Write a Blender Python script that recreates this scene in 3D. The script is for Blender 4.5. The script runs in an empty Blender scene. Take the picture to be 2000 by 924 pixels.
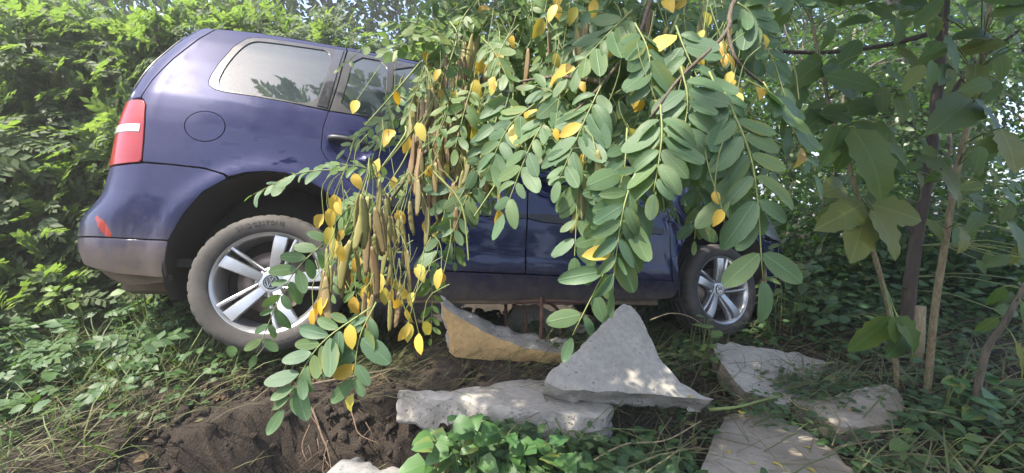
import bpy, bmesh, math, random
import numpy as np
from mathutils import Vector, Matrix
from mathutils.geometry import delaunay_2d_cdt

R = math.radians
rng = np.random.default_rng(7)
random.seed(7)
scene = bpy.context.scene
C = scene.collection

# ---------------------------------------------------------------- camera
PITCH = R(4.0)
CAM_Z = 1.3
FPX = 750.0                                   # focal length for a 2000 px wide picture
cd = bpy.data.cameras.new('camera')
cam = bpy.data.objects.new('camera', cd)
C.objects.link(cam)
cam.location = (0, 0, CAM_Z)
cam.rotation_euler = (R(90) - PITCH, 0, 0)
cd.sensor_width = 36.0
cd.lens = 36.0 * FPX / 2000.0
cd.clip_start = 0.02
cd.clip_end = 2000
scene.camera = cam

# ---------------------------------------------------------------- sky, sun, exposure
SUN_EL, SUN_AZ = R(60), R(232)                # azimuth clockwise from +Y (the view direction)
SUN = Vector((math.sin(SUN_AZ) * math.cos(SUN_EL), math.cos(SUN_AZ) * math.cos(SUN_EL), math.sin(SUN_EL)))
world = bpy.data.worlds.new('World')
scene.world = world
world.use_nodes = True
nt = world.node_tree
nt.nodes.clear()
sky = nt.nodes.new('ShaderNodeTexSky')
sky.sky_type = 'NISHITA'
sky.sun_disc = False
sky.sun_elevation = SUN_EL
sky.sun_rotation = SUN_AZ
sky.air_density = 0.7
sky.dust_density = 2.0
sky.ozone_density = 0.5
bg = nt.nodes.new('ShaderNodeBackground')
bg.inputs['Strength'].default_value = 0.15
wo = nt.nodes.new('ShaderNodeOutputWorld')
nt.links.new(sky.outputs[0], bg.inputs[0])
nt.links.new(bg.outputs[0], wo.inputs[0])
sl = bpy.data.lights.new('sun', 'SUN')
sl.energy = 2.8
sl.angle = R(0.55)
sl.color = (1.0, 0.93, 0.80)
sun = bpy.data.objects.new('sun', sl)
C.objects.link(sun)
sun.rotation_euler = (-SUN).to_track_quat('-Z', 'Y').to_euler()
sun.location = (0, 0, 20)
vs = scene.view_settings
vs.view_transform = 'Standard'
vs.look = 'None'
vs.exposure = 2.3
vs.gamma = 1.0
vs.use_curve_mapping = False
scene.cycles.max_bounces = 8
scene.cycles.diffuse_bounces = 4
scene.cycles.glossy_bounces = 3
scene.cycles.transmission_bounces = 4
scene.cycles.transparent_max_bounces = 8
scene.cycles.volume_bounces = 0
scene.render.resolution_x = 1024
scene.render.resolution_y = 473

# ---------------------------------------------------------------- helpers
FWD = Vector((0, math.cos(PITCH), -math.sin(PITCH)))
DWN = Vector((0, -math.sin(PITCH), -math.cos(PITCH)))
CAM = Vector((0, 0, CAM_Z))


def at(px, py, d):
    """the point at depth d metres that the photograph shows at (px, py)"""
    return CAM + Vector(((px - 1000) / FPX * d, 0, 0)) + DWN * ((py - 462) / FPX * d) + FWD * d


def tag(o, label=None, cat=None, group=None, kind=None):
    if label: o['label'] = label
    if cat: o['category'] = cat
    if group: o['group'] = group
    if kind: o['kind'] = kind
    return o


def thing(name, label, cat, loc=(0, 0, 0), group=None):
    o = bpy.data.objects.new(name, None)
    o.empty_display_size = 0.1
    C.objects.link(o)
    o.location = loc
    return tag(o, label, cat, group)


def link(name, me, parent=None, mat4=None):
    o = bpy.data.objects.new(name, me)
    C.objects.link(o)
    if parent: o.parent = parent
    if mat4 is not None: o.matrix_local = mat4
    return o


def mesh(name, V, Fs, mats, smooth=True, mi=None, uv=None):
    """V: n x 3, Fs: list of faces or an m x k array"""
    me = bpy.data.meshes.new(name)
    V = np.asarray(V, np.float32)
    if isinstance(Fs, np.ndarray):
        m, k = Fs.shape
        me.vertices.add(len(V))
        me.vertices.foreach_set('co', V.ravel())
        me.loops.add(m * k)
        me.loops.foreach_set('vertex_index', Fs.astype(np.int32).ravel())
        me.polygons.add(m)
        me.polygons.foreach_set('loop_start', np.arange(0, m * k, k, dtype=np.int32))
        me.update(calc_edges=True)
    else:
        me.from_pydata([tuple(v) for v in V.tolist()], [], [tuple(f) for f in Fs])
    if not isinstance(mats, (list, tuple)): mats = [mats]
    for m_ in mats: me.materials.append(m_)
    if mi is not None: me.polygons.foreach_set('material_index', np.asarray(mi, np.int32))
    me.polygons.foreach_set('use_smooth', np.full(len(me.polygons), smooth, dtype=bool))
    if uv is not None:
        li = np.empty(len(me.loops), np.int32); me.loops.foreach_get('vertex_index', li)
        me.uv_layers.new(name='leaf').data.foreach_set('uv', np.asarray(uv, np.float32)[li].ravel())
    me.update()
    return me


class MB:
    """collects shapes that make up one part"""
    def __init__(s): s.v = []; s.f = []; s.m = []; s.nr = []

    def add(s, V, Fs, mi=0, nr=None):
        b = len(s.v)
        if nr is not None: s.nr += [tuple(map(float, q)) for q in nr]
        s.v += [tuple(map(float, p)) for p in V]
        s.f += [tuple(int(i) + b for i in f) for f in Fs]
        s.m += [mi] * len(Fs)

    def tube(s, pts, rad, seg=6, mi=0, cap=True):
        pts = [Vector(p) for p in pts]
        if not hasattr(rad, '__len__'): rad = [rad] * len(pts)
        V = []; Fs = []
        t0 = (pts[1] - pts[0]).normalized()
        n = t0.orthogonal().normalized()
        for i, p in enumerate(pts):
            t = (pts[min(i + 1, len(pts) - 1)] - pts[max(i - 1, 0)]).normalized()
            n = (n - t * n.dot(t))
            n = n.normalized() if n.length > 1e-6 else t.orthogonal().normalized()
            b = t.cross(n)
            for k in range(seg):
                a = 2 * math.pi * k / seg
                V.append(p + (n * math.cos(a) + b * math.sin(a)) * rad[i])
        for i in range(len(pts) - 1):
            for k in range(seg):
                a, b2 = i * seg + k, i * seg + (k + 1) % seg
                Fs.append((a, b2, b2 + seg, a + seg))
        if cap:
            Fs.append(tuple(range(seg - 1, -1, -1)))
            Fs.append(tuple((len(pts) - 1) * seg + k for k in range(seg)))
        s.add(V, Fs, mi)

    def box(s, c, size, M=None, mi=0, bev=0.0):
        c = Vector(c); hx, hy, hz = [q / 2 for q in size]
        b = min(bev, hx * .9, hy * .9, hz * .9)
        V = []; Fs = []
        if b <= 0:
            for sx in (-1, 1):
                for sy in (-1, 1):
                    for sz in (-1, 1): V.append(Vector((sx * hx, sy * hy, sz * hz)))
            Fs = [(0, 1, 3, 2), (4, 6, 7, 5), (0, 4, 5, 1), (2, 3, 7, 6), (0, 2, 6, 4), (1, 5, 7, 3)]
        else:
            bm = bmesh.new()
            bmesh.ops.create_cube(bm, size=1)
            for v in bm.verts: v.co = Vector((v.co.x * 2 * hx, v.co.y * 2 * hy, v.co.z * 2 * hz))
            bmesh.ops.bevel(bm, geom=bm.edges[:], offset=b, segments=2, profile=.5, affect='EDGES')
            bm.verts.index_update()
            V = [v.co.copy() for v in bm.verts]; Fs = [[v.index for v in f.verts] for f in bm.faces]
            bm.free()
        if M is not None: V = [M @ v for v in V]
        s.add([c + v for v in V], Fs, mi)

    def build(s, name, mats, parent=None, smooth=True, auto=None):
        me = mesh(name, np.array(s.v), s.f, mats, smooth, s.m)
        if auto: me.set_sharp_from_angle(angle=R(auto))
        if s.nr and len(s.nr) == len(s.v): me.normals_split_custom_set_from_vertices(s.nr)
        return link(name, me, parent)


def curve_pts(P, n):
    """smooth curve through the points P"""
    P = [Vector(p) for p in P]
    if len(P) == 2: return [P[0].lerp(P[1], i / n) for i in range(n + 1)]
    Q = [P[0] * 2 - P[1]] + P + [P[-1] * 2 - P[-2]]
    out = []
    k = len(P) - 1
    for i in range(n + 1):
        t = i / n * k
        j = min(int(t), k - 1); t -= j
        a, b, c, d = Q[j:j + 4]
        out.append(0.5 * ((2 * b) + (c - a) * t + (2 * a - 5 * b + 4 * c - d) * t * t + (3 * b - a - 3 * c + d) * t ** 3))
    return out


def unit(a): return a / (np.linalg.norm(a, axis=-1, keepdims=True) + 1e-9)


def vnoise(P, freq, seed=0, octaves=3):
    """cheap smooth noise on an n x 3 array"""
    P = np.asarray(P, float) * freq
    out = np.zeros(len(P)); amp = 1.0
    r = np.random.default_rng(seed)
    for _ in range(octaves):
        for _k in range(5):
            d = r.normal(size=3); d /= np.linalg.norm(d)
            d2 = r.normal(size=3); d2 /= np.linalg.norm(d2)
            out += amp * np.sin(P @ d * 2.3 + r.uniform(0, 6.3) + 1.3 * np.sin(P @ d2 * 1.7 + r.uniform(0, 6.3))) / 5
        P = P * 2.1; amp *= .5
    return out


# ---------------------------------------------------------------- materials
class NT:
    def __init__(s, name):
        s.m = bpy.data.materials.new(name); s.m.use_nodes = True
        s.t = s.m.node_tree; s.t.nodes.clear()
        s.out = s.t.nodes.new('ShaderNodeOutputMaterial')

    def n(s, ty, **kw):
        o = s.t.nodes.new(ty)
        for k, v in kw.items():
            if k.startswith('i_'):
                key = k[2:].replace('_', ' ')
                o.inputs[key].default_value = v
            else: setattr(o, k, v)
        return o

    def l(s, a, b): s.t.links.new(a, b)

    def coord(s, which='Object', scale=None):
        tc = s.n('ShaderNodeTexCoord')
        if scale is None: return tc.outputs[which]
        mp = s.n('ShaderNodeMapping'); mp.inputs['Scale'].default_value = scale
        s.l(tc.outputs[which], mp.inputs[0]); return mp.outputs[0]

    def noise(s, vec, scale, detail=4, rough=.6, out='Fac'):
        o = s.n('ShaderNodeTexNoise'); o.inputs['Scale'].default_value = scale
        o.inputs['Detail'].default_value = detail; o.inputs['Roughness'].default_value = rough
        s.l(vec, o.inputs['Vector']); return o.outputs[out]

    def ramp(s, fac, stops):
        o = s.n('ShaderNodeValToRGB'); e = o.color_ramp.elements
        while len(e) < len(stops): e.new(.5)
        for q, (p, c) in zip(e, stops):
            q.position = p; q.color = (c, c, c, 1) if not hasattr(c, '__len__') else (*c, 1)
        s.l(fac, o.inputs[0]); return o.outputs[0]

    def mix(s, fac, a, b, blend='MIX'):
        o = s.n('ShaderNodeMix', data_type='RGBA', blend_type=blend)
        for v, i in ((fac, 0), (a, 6), (b, 7)):
            if hasattr(v, 'links'): s.l(v, o.inputs[i])
            else: o.inputs[i].default_value = v if not hasattr(v, '__len__') else (*v[:3], 1)
        return o.outputs[2]

    def math(s, op, a, b=None, c=None):
        o = s.n('ShaderNodeMath', operation=op)
        for i, v in enumerate((a, b, c)):
            if v is None: continue
            if hasattr(v, 'links'): s.l(v, o.inputs[i])
            else: o.inputs[i].default_value = v
        return o.outputs[0]

    def bsdf(s, **kw):
        o = s.n('ShaderNodeBsdfPrincipled')
        for k, v in kw.items():
            key = k.replace('_', ' ')
            if hasattr(v, 'links'): s.l(v, o.inputs[key])
            else: o.inputs[key].default_value = v if not hasattr(v, '__len__') else (*v, 1)
        return o

    def bump(s, h, strength=.5, dist=.01):
        o = s.n('ShaderNodeBump'); o.inputs['Strength'].default_value = strength
        o.inputs['Distance'].default_value = dist
        s.l(h, o.inputs['Height']); return o.outputs[0]

    def done(s, sh):
        s.l(sh, s.out.inputs[0]); return s.m


def plain(name, col, rough=.5, metal=0.0, var=.25, scale=20, coat=0.0, bump=0.0):
    t = NT(name); v = t.coord()
    n = t.noise(v, scale)
    c = t.mix(n, [x * (1 - var) for x in col], [x * (1 + var) for x in col])
    kw = dict(Base_Color=c, Roughness=t.ramp(n, [(0.2, max(.02, rough - .08)), (.8, min(1, rough + .08))]), Metallic=metal)
    b = t.bsdf(**kw); b.inputs['Coat Weight'].default_value = coat
    if bump: t.l(t.bump(n, bump, .003), b.inputs['Normal'])
    return t.done(b.outputs[0])


def leafmat(name, cols, trans=.35, rough=.45, veins=False, spots=0.0, transcol=None):
    """cols: list of leaf colours picked per leaf"""
    t = NT(name)
    g = t.n('ShaderNodeNewGeometry')
    oi = t.n('ShaderNodeObjectInfo')
    r = t.math('FRACT', t.math('ADD', g.outputs['Random Per Island'], oi.outputs['Random']))
    o = t.n('ShaderNodeValToRGB'); e = o.color_ramp.elements
    while len(e) < len(cols): e.new(.5)
    for i, (q, c) in enumerate(zip(e, cols)):
        q.position = i / max(1, len(cols) - 1); q.color = (*c, 1)
    t.l(r, o.inputs[0]); c = o.outputs[0]
    v = t.coord()
    n = t.noise(v, 60, 3)
    c = t.mix(t.math('MULTIPLY', n, .35), c, [x * .55 for x in cols[0]])
    if spots:
        n2 = t.noise(v, 35, 2)
        c = t.mix(t.ramp(n2, [(.62, 0.0), (.68, spots)]), c, (.16, .10, .03))
    relief = None
    if veins:
        uvn = t.n('ShaderNodeUVMap'); sp = t.n('ShaderNodeSeparateXYZ'); t.l(uvn.outputs[0], sp.inputs[0])
        av = t.math('ABSOLUTE', sp.outputs[1])
        rib = t.ramp(av, [(.006, 1.0), (.020, 0.0)])
        wv = t.math('SINE', t.math('MULTIPLY', t.math('SUBTRACT', sp.outputs[0], t.math('MULTIPLY', av, 1.1)), 62.0))
        side = t.ramp(wv, [(.80, 0.0), (.98, .35)])
        ve = t.math('MAXIMUM', rib, side)
        c = t.mix(t.math('MULTIPLY', ve, .35), c, [min(1, x * 1.7 + .03) for x in cols[0]])
        # some leaves turn yellow or brown from the margin
        age = t.math('MULTIPLY', t.ramp(t.math('FRACT', t.math('MULTIPLY', r, 7.31)), [(.72, 0.0), (.95, .8)]), t.ramp(t.math('ADD', av, t.math('MULTIPLY', t.math('SUBTRACT', n, .5), .25)), [(.08, 0.0), (.26, 1.0)]))
        c = t.mix(age, c, (.20, .21, .05))
        relief = t.bump(ve, .25, .004)
    pale = t.mix(.45, c, (.13, .17, .10))
    c2 = t.mix(g.outputs['Backfacing'], c, pale)
    b = t.bsdf(Base_Color=c2, Roughness=rough)
    b.inputs['Specular IOR Level'].default_value = .35
    if relief is not None: t.l(relief, b.inputs['Normal'])
    tr = t.n('ShaderNodeBsdfTranslucent')
    tcn = t.mix(1.0, c, transcol or (1.5, 1.7, .55), 'MULTIPLY')
    t.l(tcn, tr.inputs[0])
    mx = t.n('ShaderNodeMixShader'); mx.inputs[0].default_value = trans
    t.l(b.outputs[0], mx.inputs[1]); t.l(tr.outputs[0], mx.inputs[2])
    return t.done(mx.outputs[0])


def paint_mat(name):
    """dusty dark blue metallic paint, muddy towards the sills"""
    t = NT(name); v = t.coord()
    sep = t.n('ShaderNodeSeparateXYZ'); t.l(v, sep.inputs[0])
    base = (.005, .0085, .042)
    n1 = t.noise(v, 2.2, 5); n2 = t.noise(v, 14, 6, .7); n3 = t.noise(v, 90, 3)
    # dust film, patchy, with sun and shade put into its amount; rubbed clean in smears low on the rear quarter and the rear door
    dust_sun = t.ramp(n1, [(.3, .14), (.7, .30)])
    dust_sun = t.math('MULTIPLY', dust_sun, t.ramp(n2, [(.25, .6), (.7, 1.0)]))
    front = t.ramp(t.math('MULTIPLY', t.math('ADD', sep.outputs[0], .9), .25), [(.28, 1.0), (.48, .16)])  # less towards the doors: their shade is put into the film
    dust_sun = t.math('MULTIPLY', dust_sun, front)
    dust_sun = t.math('MULTIPLY', dust_sun, t.ramp(t.math('MULTIPLY', t.math('ADD', sep.outputs[2], t.math('MULTIPLY', t.math('SUBTRACT', n2, .5), .25)), .6), [(.30, .30), (.46, 1.0)]))  # less low down: the bumper's dark reflection is put into the colour
    mp = t.n('ShaderNodeMapping'); mp.inputs['Scale'].default_value = (9, 1, 16); mp.inputs['Rotation'].default_value = (0, .5, 0)
    t.l(v, mp.inputs[0])
    sm = t.ramp(t.noise(mp.outputs[0], 1.0, 2, .4), [(.57, 0.0), (.60, 1.0)])
    zwin = t.math('MULTIPLY', t.ramp(t.math('MULTIPLY', sep.outputs[2], .6), [(.43, 0.0), (.45, 1.0), (.55, 1.0), (.57, 0.0)]),
                  t.ramp(t.math('ADD', sep.outputs[0], .45), [(.05, 0.0), (.08, 1.0), (.60, 1.0), (.66, 0.0)]))
    clean = t.math('MULTIPLY', sm, zwin)
    dust_sun = t.math('MULTIPLY', dust_sun, t.math('SUBTRACT', 1.0, t.math('MULTIPLY', clean, .9)))
    c = t.mix(dust_sun, base, (.135, .135, .235))  # lilac carries the sunlit sheen as well as dust
    # dried mud low down
    h = t.math('ADD', sep.outputs[2], t.math('MULTIPLY', t.math('SUBTRACT', n2, .5), .22))
    mud = t.ramp(h, [(.17, .75), (.25, .35), (.33, .06), (.42, 0.0)])
    rear = t.ramp(t.math('ADD', sep.outputs[0], 1.0), [(.20, 1.0), (.62, 1.0), (.70, 0.0)])
    mudr = t.math('MULTIPLY', t.ramp(h, [(.24, .75), (.34, .50), (.43, .18), (.52, .03)]), rear)
    mud = t.math('MAXIMUM', mud, mudr)
    c = t.mix(mud, c, (.16, .128, .085))
    # reddish reflection painted as a streak on the rear bumper corner
    def blob(cx, cz, rx, rz, ang):
        dx = t.math('SUBTRACT', sep.outputs[0], cx); dz = t.math('SUBTRACT', sep.outputs[2], cz)
        ca, sa = math.cos(ang), math.sin(ang)
        a = t.math('DIVIDE', t.math('ADD', t.math('MULTIPLY', dx, ca), t.math('MULTIPLY', dz, sa)), rx)
        b = t.math('DIVIDE', t.math('SUBTRACT', t.math('MULTIPLY', dz, ca), t.math('MULTIPLY', dx, sa)), rz)
        q = t.math('ADD', t.math('MULTIPLY', a, a), t.math('MULTIPLY', b, b))
        return t.math('LESS_THAN', t.math('ADD', q, t.math('MULTIPLY', t.math('SUBTRACT', n2, .5), 4.5)), 1.0)
    c = t.mix(blob(-.627, .465, .052, .014, R(-52)), c, (.20, .028, .02))
    rough = t.math('ADD', .12, t.math('MULTIPLY', t.math('MAXIMUM', t.math('MULTIPLY', dust_sun, .9), mud), .75))
    b = t.bsdf(Base_Color=c, Roughness=t.math('ADD', rough, .12), Metallic=t.math('MULTIPLY', t.math('SUBTRACT', 1.0, t.math('MAXIMUM', dust_sun, mud)), .20))
    b.inputs['Coat Roughness'].default_value = .05
    b.inputs['Specular IOR Level'].default_value = .04
    t.l(t.math('SUBTRACT', .8, t.math('MINIMUM', t.math('ADD', t.math('MULTIPLY', dust_sun, 3.0), mud), .78)), b.inputs['Coat Weight'])
    wob = t.noise(v, 5.0, 2)
    t.l(t.bump(t.math('ADD', t.math('MULTIPLY', wob, .8), t.math('MULTIPLY', n3, .008)), .10, .02), b.inputs['Coat Normal'])
    return t.done(b.outputs[0])


def glass_mat(name, tint=(.42, .52, .50), dustc=(.34, .44, .48), dustf=.085):
    t = NT(name); v = t.coord()
    tr = t.n('ShaderNodeBsdfTransparent'); tr.inputs[0].default_value = (*tint, 1)
    gl = t.n('ShaderNodeBsdfGlossy'); gl.inputs['Roughness'].default_value = .03
    lw = t.n('ShaderNodeFresnel'); lw.inputs[0].default_value = 1.55
    mx = t.n('ShaderNodeMixShader'); t.l(t.math('ADD', t.math('MULTIPLY', lw.outputs[0], 1.0), .06), mx.inputs[0])
    t.l(tr.outputs[0], mx.inputs[1]); t.l(gl.outputs[0], mx.inputs[2])
    df = t.n('ShaderNodeBsdfDiffuse'); df.inputs[0].default_value = (*dustc, 1)
    m2 = t.n('ShaderNodeMixShader')
    n = t.noise(v, 3.0, 5, .65)
    t.l(t.ramp(n, [(.3, dustf * .6), (.7, dustf * 1.3)]), m2.inputs[0])
    t.l(mx.outputs[0], m2.inputs[1]); t.l(df.outputs[0], m2.inputs[2])
    return t.done(m2.outputs[0])


def concrete_mat(name, col, stain=(.20, .16, .11), stain_amt=.35, rough=.9):
    t = NT(name); v = t.coord()
    n1 = t.noise(v, 3.5, 6, .65); n2 = t.noise(v, 28, 5, .7); n3 = t.noise(v, 150, 3)
    c = t.mix(t.ramp(n2, [(.28, 0.0), (.72, 1.0)]), [x * .66 for x in col], [min(1, x * 1.15) for x in col])
    c = t.mix(t.ramp(n1, [(.42, 0.0), (.70, stain_amt)]), c, stain)
    vo = t.n('ShaderNodeTexVoronoi'); vo.inputs['Scale'].default_value = 48; vo.inputs['Randomness'].default_value = 1.0
    vd = t.n('ShaderNodeVectorMath', operation='ADD'); vsn = t.n('ShaderNodeTexNoise'); vsn.inputs['Scale'].default_value = 60; t.l(v, vsn.inputs['Vector'])
    vsc = t.n('ShaderNodeVectorMath', operation='SCALE'); vsc.inputs['Scale'].default_value = .02; t.l(vsn.outputs['Color'], vsc.inputs[0]); t.l(v, vd.inputs[0]); t.l(vsc.outputs[0], vd.inputs[1]); t.l(vd.outputs[0], vo.inputs['Vector'])
    pit = t.math('MULTIPLY', t.ramp(vo.outputs['Distance'], [(.14, 1.0), (.27, 0.0)]), t.ramp(n2, [(.40, 0.0), (.60, 1.0)]))
    scv = t.n('ShaderNodeSeparateColor'); t.l(vo.outputs['Color'], scv.inputs[0])
    pit = t.math('MULTIPLY', pit, t.ramp(scv.outputs[0], [(.45, 0.0), (.9, 1.0)]))
    c = t.mix(t.math('MULTIPLY', pit, .75), c, [x * .28 for x in col])
    b = t.bsdf(Base_Color=c, Roughness=rough)
    h = t.math('SUBTRACT', t.math('ADD', t.math('MULTIPLY', n2, .7), t.math('MULTIPLY', n3, .25)), t.math('MULTIPLY', pit, .8))
    t.l(t.bump(h, .8, .008), b.inputs['Normal'])
    return t.done(b.outputs[0])


def aggregate_mat(name, col):
    """broken concrete: pebbles standing in grey mortar"""
    t = NT(name); v = t.coord()
    vo = t.n('ShaderNodeTexVoronoi'); vo.inputs['Scale'].default_value = 62; vo.inputs['Randomness'].default_value = 1.0; t.l(v, vo.inputs['Vector'])
    n2 = t.noise(v, 40, 5, .7); n1 = t.noise(v, 8, 4)
    c = t.mix(n2, [x * .62 for x in col], [x * 1.15 for x in col])
    st = t.ramp(vo.outputs['Distance'], [(.22, 1.0), (.34, 0.0)])
    sel = t.n('ShaderNodeSeparateColor'); t.l(vo.outputs['Color'], sel.inputs[0])
    st = t.math('MULTIPLY', st, t.ramp(sel.outputs[0], [(.45, 0.0), (.5, 1.0)]))
    pc = t.mix(sel.outputs[1], (.16, .14, .12), (.46, .42, .36))
    c = t.mix(t.math('MULTIPLY', st, .8), c, pc)
    c = t.mix(t.ramp(n1, [(.5, 0.0), (.75, .45)]), c, (.16, .125, .085))
    b = t.bsdf(Base_Color=c, Roughness=.95)
    t.l(t.bump(t.math('ADD', t.math('MULTIPLY', st, .6), n2), .9, .010), b.inputs['Normal'])
    return t.done(b.outputs[0])


def soil_mat(name):
    t = NT(name); v = t.coord()
    n1 = t.noise(v, 1.3, 5); n2 = t.noise(v, 18, 6, .75); n3 = t.noise(v, 120, 4, .7)
    c = t.mix(n2, (.018, .0125, .009), (.062, .044, .030))
    c = t.mix(t.ramp(n1, [(.45, 0.0), (.7, .6)]), c, (.075, .056, .038))
    b = t.bsdf(Base_Color=c, Roughness=.97)
    t.l(t.bump(t.math('ADD', n2, t.math('MULTIPLY', n3, .6)), 1.0, .03), b.inputs['Normal'])
    return t.done(b.outputs[0])


def bark_mat(name, col, sc=(60, 60, 9)):
    t = NT(name); v = t.coord('Object', sc)
    n = t.noise(v, 1.0, 5, .65)
    c = t.mix(t.ramp(n, [(.3, 0.0), (.7, 1.0)]), [x * .5 for x in col], [x * 1.25 for x in col])
    b = t.bsdf(Base_Color=c, Roughness=.9)
    t.l(t.bump(n, .8, .006), b.inputs['Normal'])
    return t.done(b.outputs[0])


M = {}
M['paint'] = paint_mat('blue_paint')
M['glass'] = glass_mat('window_glass')
M['rubber'] = plain('trim_rubber', (.030, .029, .031), .32, var=.3)
M['frit'] = plain('black_glass_border', (.020, .020, .024), .18, coat=.6)
M['plastic'] = plain('black_plastic', (.030, .030, .033), .5, scale=60, var=.4)
M['lampband'] = plain('lamp_reflector', (.50, .50, .49), .25, .4, .5, 160, coat=.5)
M['dark'] = plain('underbody_dark', (.050, .044, .038), .9, var=.5)
M['muddy'] = plain('muddy_underbody', (.14, .10, .065), .95, var=.6, scale=14, bump=.6)
M['trimgrey'] = plain('interior_trim', (.36, .37, .34), .8)
M['seat'] = plain('seat_cloth', (.045, .047, .055), .95, scale=200)
M['alloy'] = plain('alloy_silver', (.52, .52, .53), .34, .8, .15, 14)
M['chrome'] = plain('chrome', (.75, .75, .76), .12, 1.0, .05)
M['steel'] = plain('brake_steel', (.22, .18, .15), .5, .8)
M['white'] = plain('clear_lens', (.20, .205, .21), .2, .3, coat=.5, scale=90, var=.4)


def tyre_mat():
    t = NT('dusty_tyre'); v = t.coord()
    n = t.noise(v, 7, 5, .65); n2 = t.noise(v, 60, 3)
    c = t.mix(t.ramp(n, [(.30, .15), (.72, .72)]), (.016, .016, .016), (.11, .098, .088))
    b = t.bsdf(Base_Color=c, Roughness=.85)
    t.l(t.bump(n2, .3, .002), b.inputs['Normal'])
    return t.done(b.outputs[0])


def lens_mat():
    t = NT('red_lens'); v = t.coord('Object', (1, 1, 1))
    w = t.n('ShaderNodeTexWave', wave_type='BANDS', bands_direction='Z'); w.inputs['Scale'].default_value = 55
    t.l(v, w.inputs['Vector'])
    c = t.mix(w.outputs['Fac'], (.17, .006, .008), (.26, .012, .014))
    b = t.bsdf(Base_Color=c, Roughness=.30)
    b.inputs['Specular IOR Level'].default_value = .15
    b.inputs['Coat Weight'].default_value = .5
    b.inputs['Coat Roughness'].default_value = .04
    return t.done(b.outputs[0])


def rust_mat():
    t = NT('rust'); v = t.coord(); n = t.noise(v, 40, 5, .7)
    c = t.mix(n, (.035, .017, .012), (.11, .050, .030))
    b = t.bsdf(Base_Color=c, Roughness=.9)
    t.l(t.bump(n, .6, .003), b.inputs['Normal'])
    return t.done(b.outputs[0])


M['tyre'] = tyre_mat()
M['lens'] = lens_mat()
M['rust'] = rust_mat()
M['soil'] = soil_mat('soil')
M['conc'] = concrete_mat('concrete_grey', (.34, .32, .285), stain_amt=.30)
M['conc_pale'] = concrete_mat('concrete_pale', (.35, .33, .29), stain_amt=.35)
M['conc_dull'] = concrete_mat('concrete_dull', (.21, .21, .205), stain_amt=.3)
M['conc_tan'] = concrete_mat('concrete_tan', (.56, .37, .165), (.40, .25, .11), .5)
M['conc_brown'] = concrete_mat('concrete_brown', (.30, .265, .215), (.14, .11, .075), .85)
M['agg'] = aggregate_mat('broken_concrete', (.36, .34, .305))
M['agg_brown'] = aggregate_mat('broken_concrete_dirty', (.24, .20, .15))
M['bark'] = bark_mat('bark_brown', (.075, .055, .04))
M['bark_grey'] = bark_mat('bark_grey', (.15, .125, .095))
M['bark_twig'] = bark_mat('bark_twig', (.115, .09, .065), (150, 150, 40))
M['stem_tan'] = bark_mat('stem_tan', (.26, .21, .12), (90, 90, 20))
M['stem_green'] = plain('stem_green', (.16, .19, .055), .6, var=.3)
M['root'] = bark_mat('root', (.14, .095, .065), (150, 150, 40))
M['robinia'] = leafmat('robinia_leaf', [(.085, .150, .078), (.098, .170, .085), (.112, .185, .082), (.084, .152, .088), (.135, .200, .070), (.072, .130, .070)], .38, .5, spots=.25, veins=True)
M['robinia_sunlit'] = leafmat('robinia_leaf_sunlit', [(.095, .165, .055), (.115, .185, .060), (.13, .195, .060), (.085, .155, .062), (.16, .20, .06)], .42, .45, veins=True)  # yellow-green copy of robinia_leaf, sunlight put into the colour
M['yellow'] = leafmat('yellow_leaf', [(.60, .38, .03), (.66, .48, .09), (.46, .30, .06), (.60, .50, .12), (.34, .36, .06), (.56, .36, .05)], .35, .5, transcol=(1.2, 1.1, .7), spots=.45)
M['pod'] = leafmat('pod', [(.25, .22, .075), (.20, .20, .065), (.24, .16, .08), (.20, .125, .07), (.18, .20, .065)], .15, .6, spots=.6, transcol=(1.1, 1.0, .6))
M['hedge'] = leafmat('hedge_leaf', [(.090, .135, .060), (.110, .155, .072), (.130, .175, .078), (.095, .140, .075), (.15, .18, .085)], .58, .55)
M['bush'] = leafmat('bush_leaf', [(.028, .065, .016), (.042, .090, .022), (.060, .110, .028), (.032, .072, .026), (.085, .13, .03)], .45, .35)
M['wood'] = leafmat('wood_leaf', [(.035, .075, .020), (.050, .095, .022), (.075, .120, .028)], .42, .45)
M['sapling'] = leafmat('sapling_leaf', [(.075, .130, .038), (.090, .148, .040), (.110, .160, .042), (.070, .122, .048), (.13, .165, .045)], .42, .5, spots=.3, veins=True)
M['saplingy'] = leafmat('sapling_leaf_yellowing', [(.13, .16, .035), (.17, .18, .04), (.11, .14, .04)], .35, .5, spots=.5, veins=True)
M['weed'] = leafmat('weed_leaf', [(.045, .095, .028), (.060, .115, .035), (.050, .100, .045), (.085, .135, .040)], .28, .5)
M['ivy'] = leafmat('vine_leaf', [(.055, .125, .035), (.070, .150, .040), (.060, .135, .050)], .30, .42, veins=True)
M['bramble'] = leafmat('bramble_leaf', [(.13, .20, .055), (.16, .23, .07), (.11, .18, .05)], .35, .45, veins=True)
M['straw'] = leafmat('dry_grass', [(.14, .13, .065), (.11, .115, .05), (.17, .15, .08), (.085, .12, .04), (.10, .13, .05)], .25, .7, transcol=(1.1, 1.0, .7))
M['grass'] = leafmat('grass_blade', [(.075, .12, .035), (.10, .15, .045), (.14, .16, .06), (.06, .10, .035)], .30, .5)
M['litter'] = leafmat('leaf_litter', [(.12, .08, .045), (.09, .06, .035), (.16, .12, .06), (.07, .085, .03)], .15, .8, transcol=(1, 1, .8))

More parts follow.
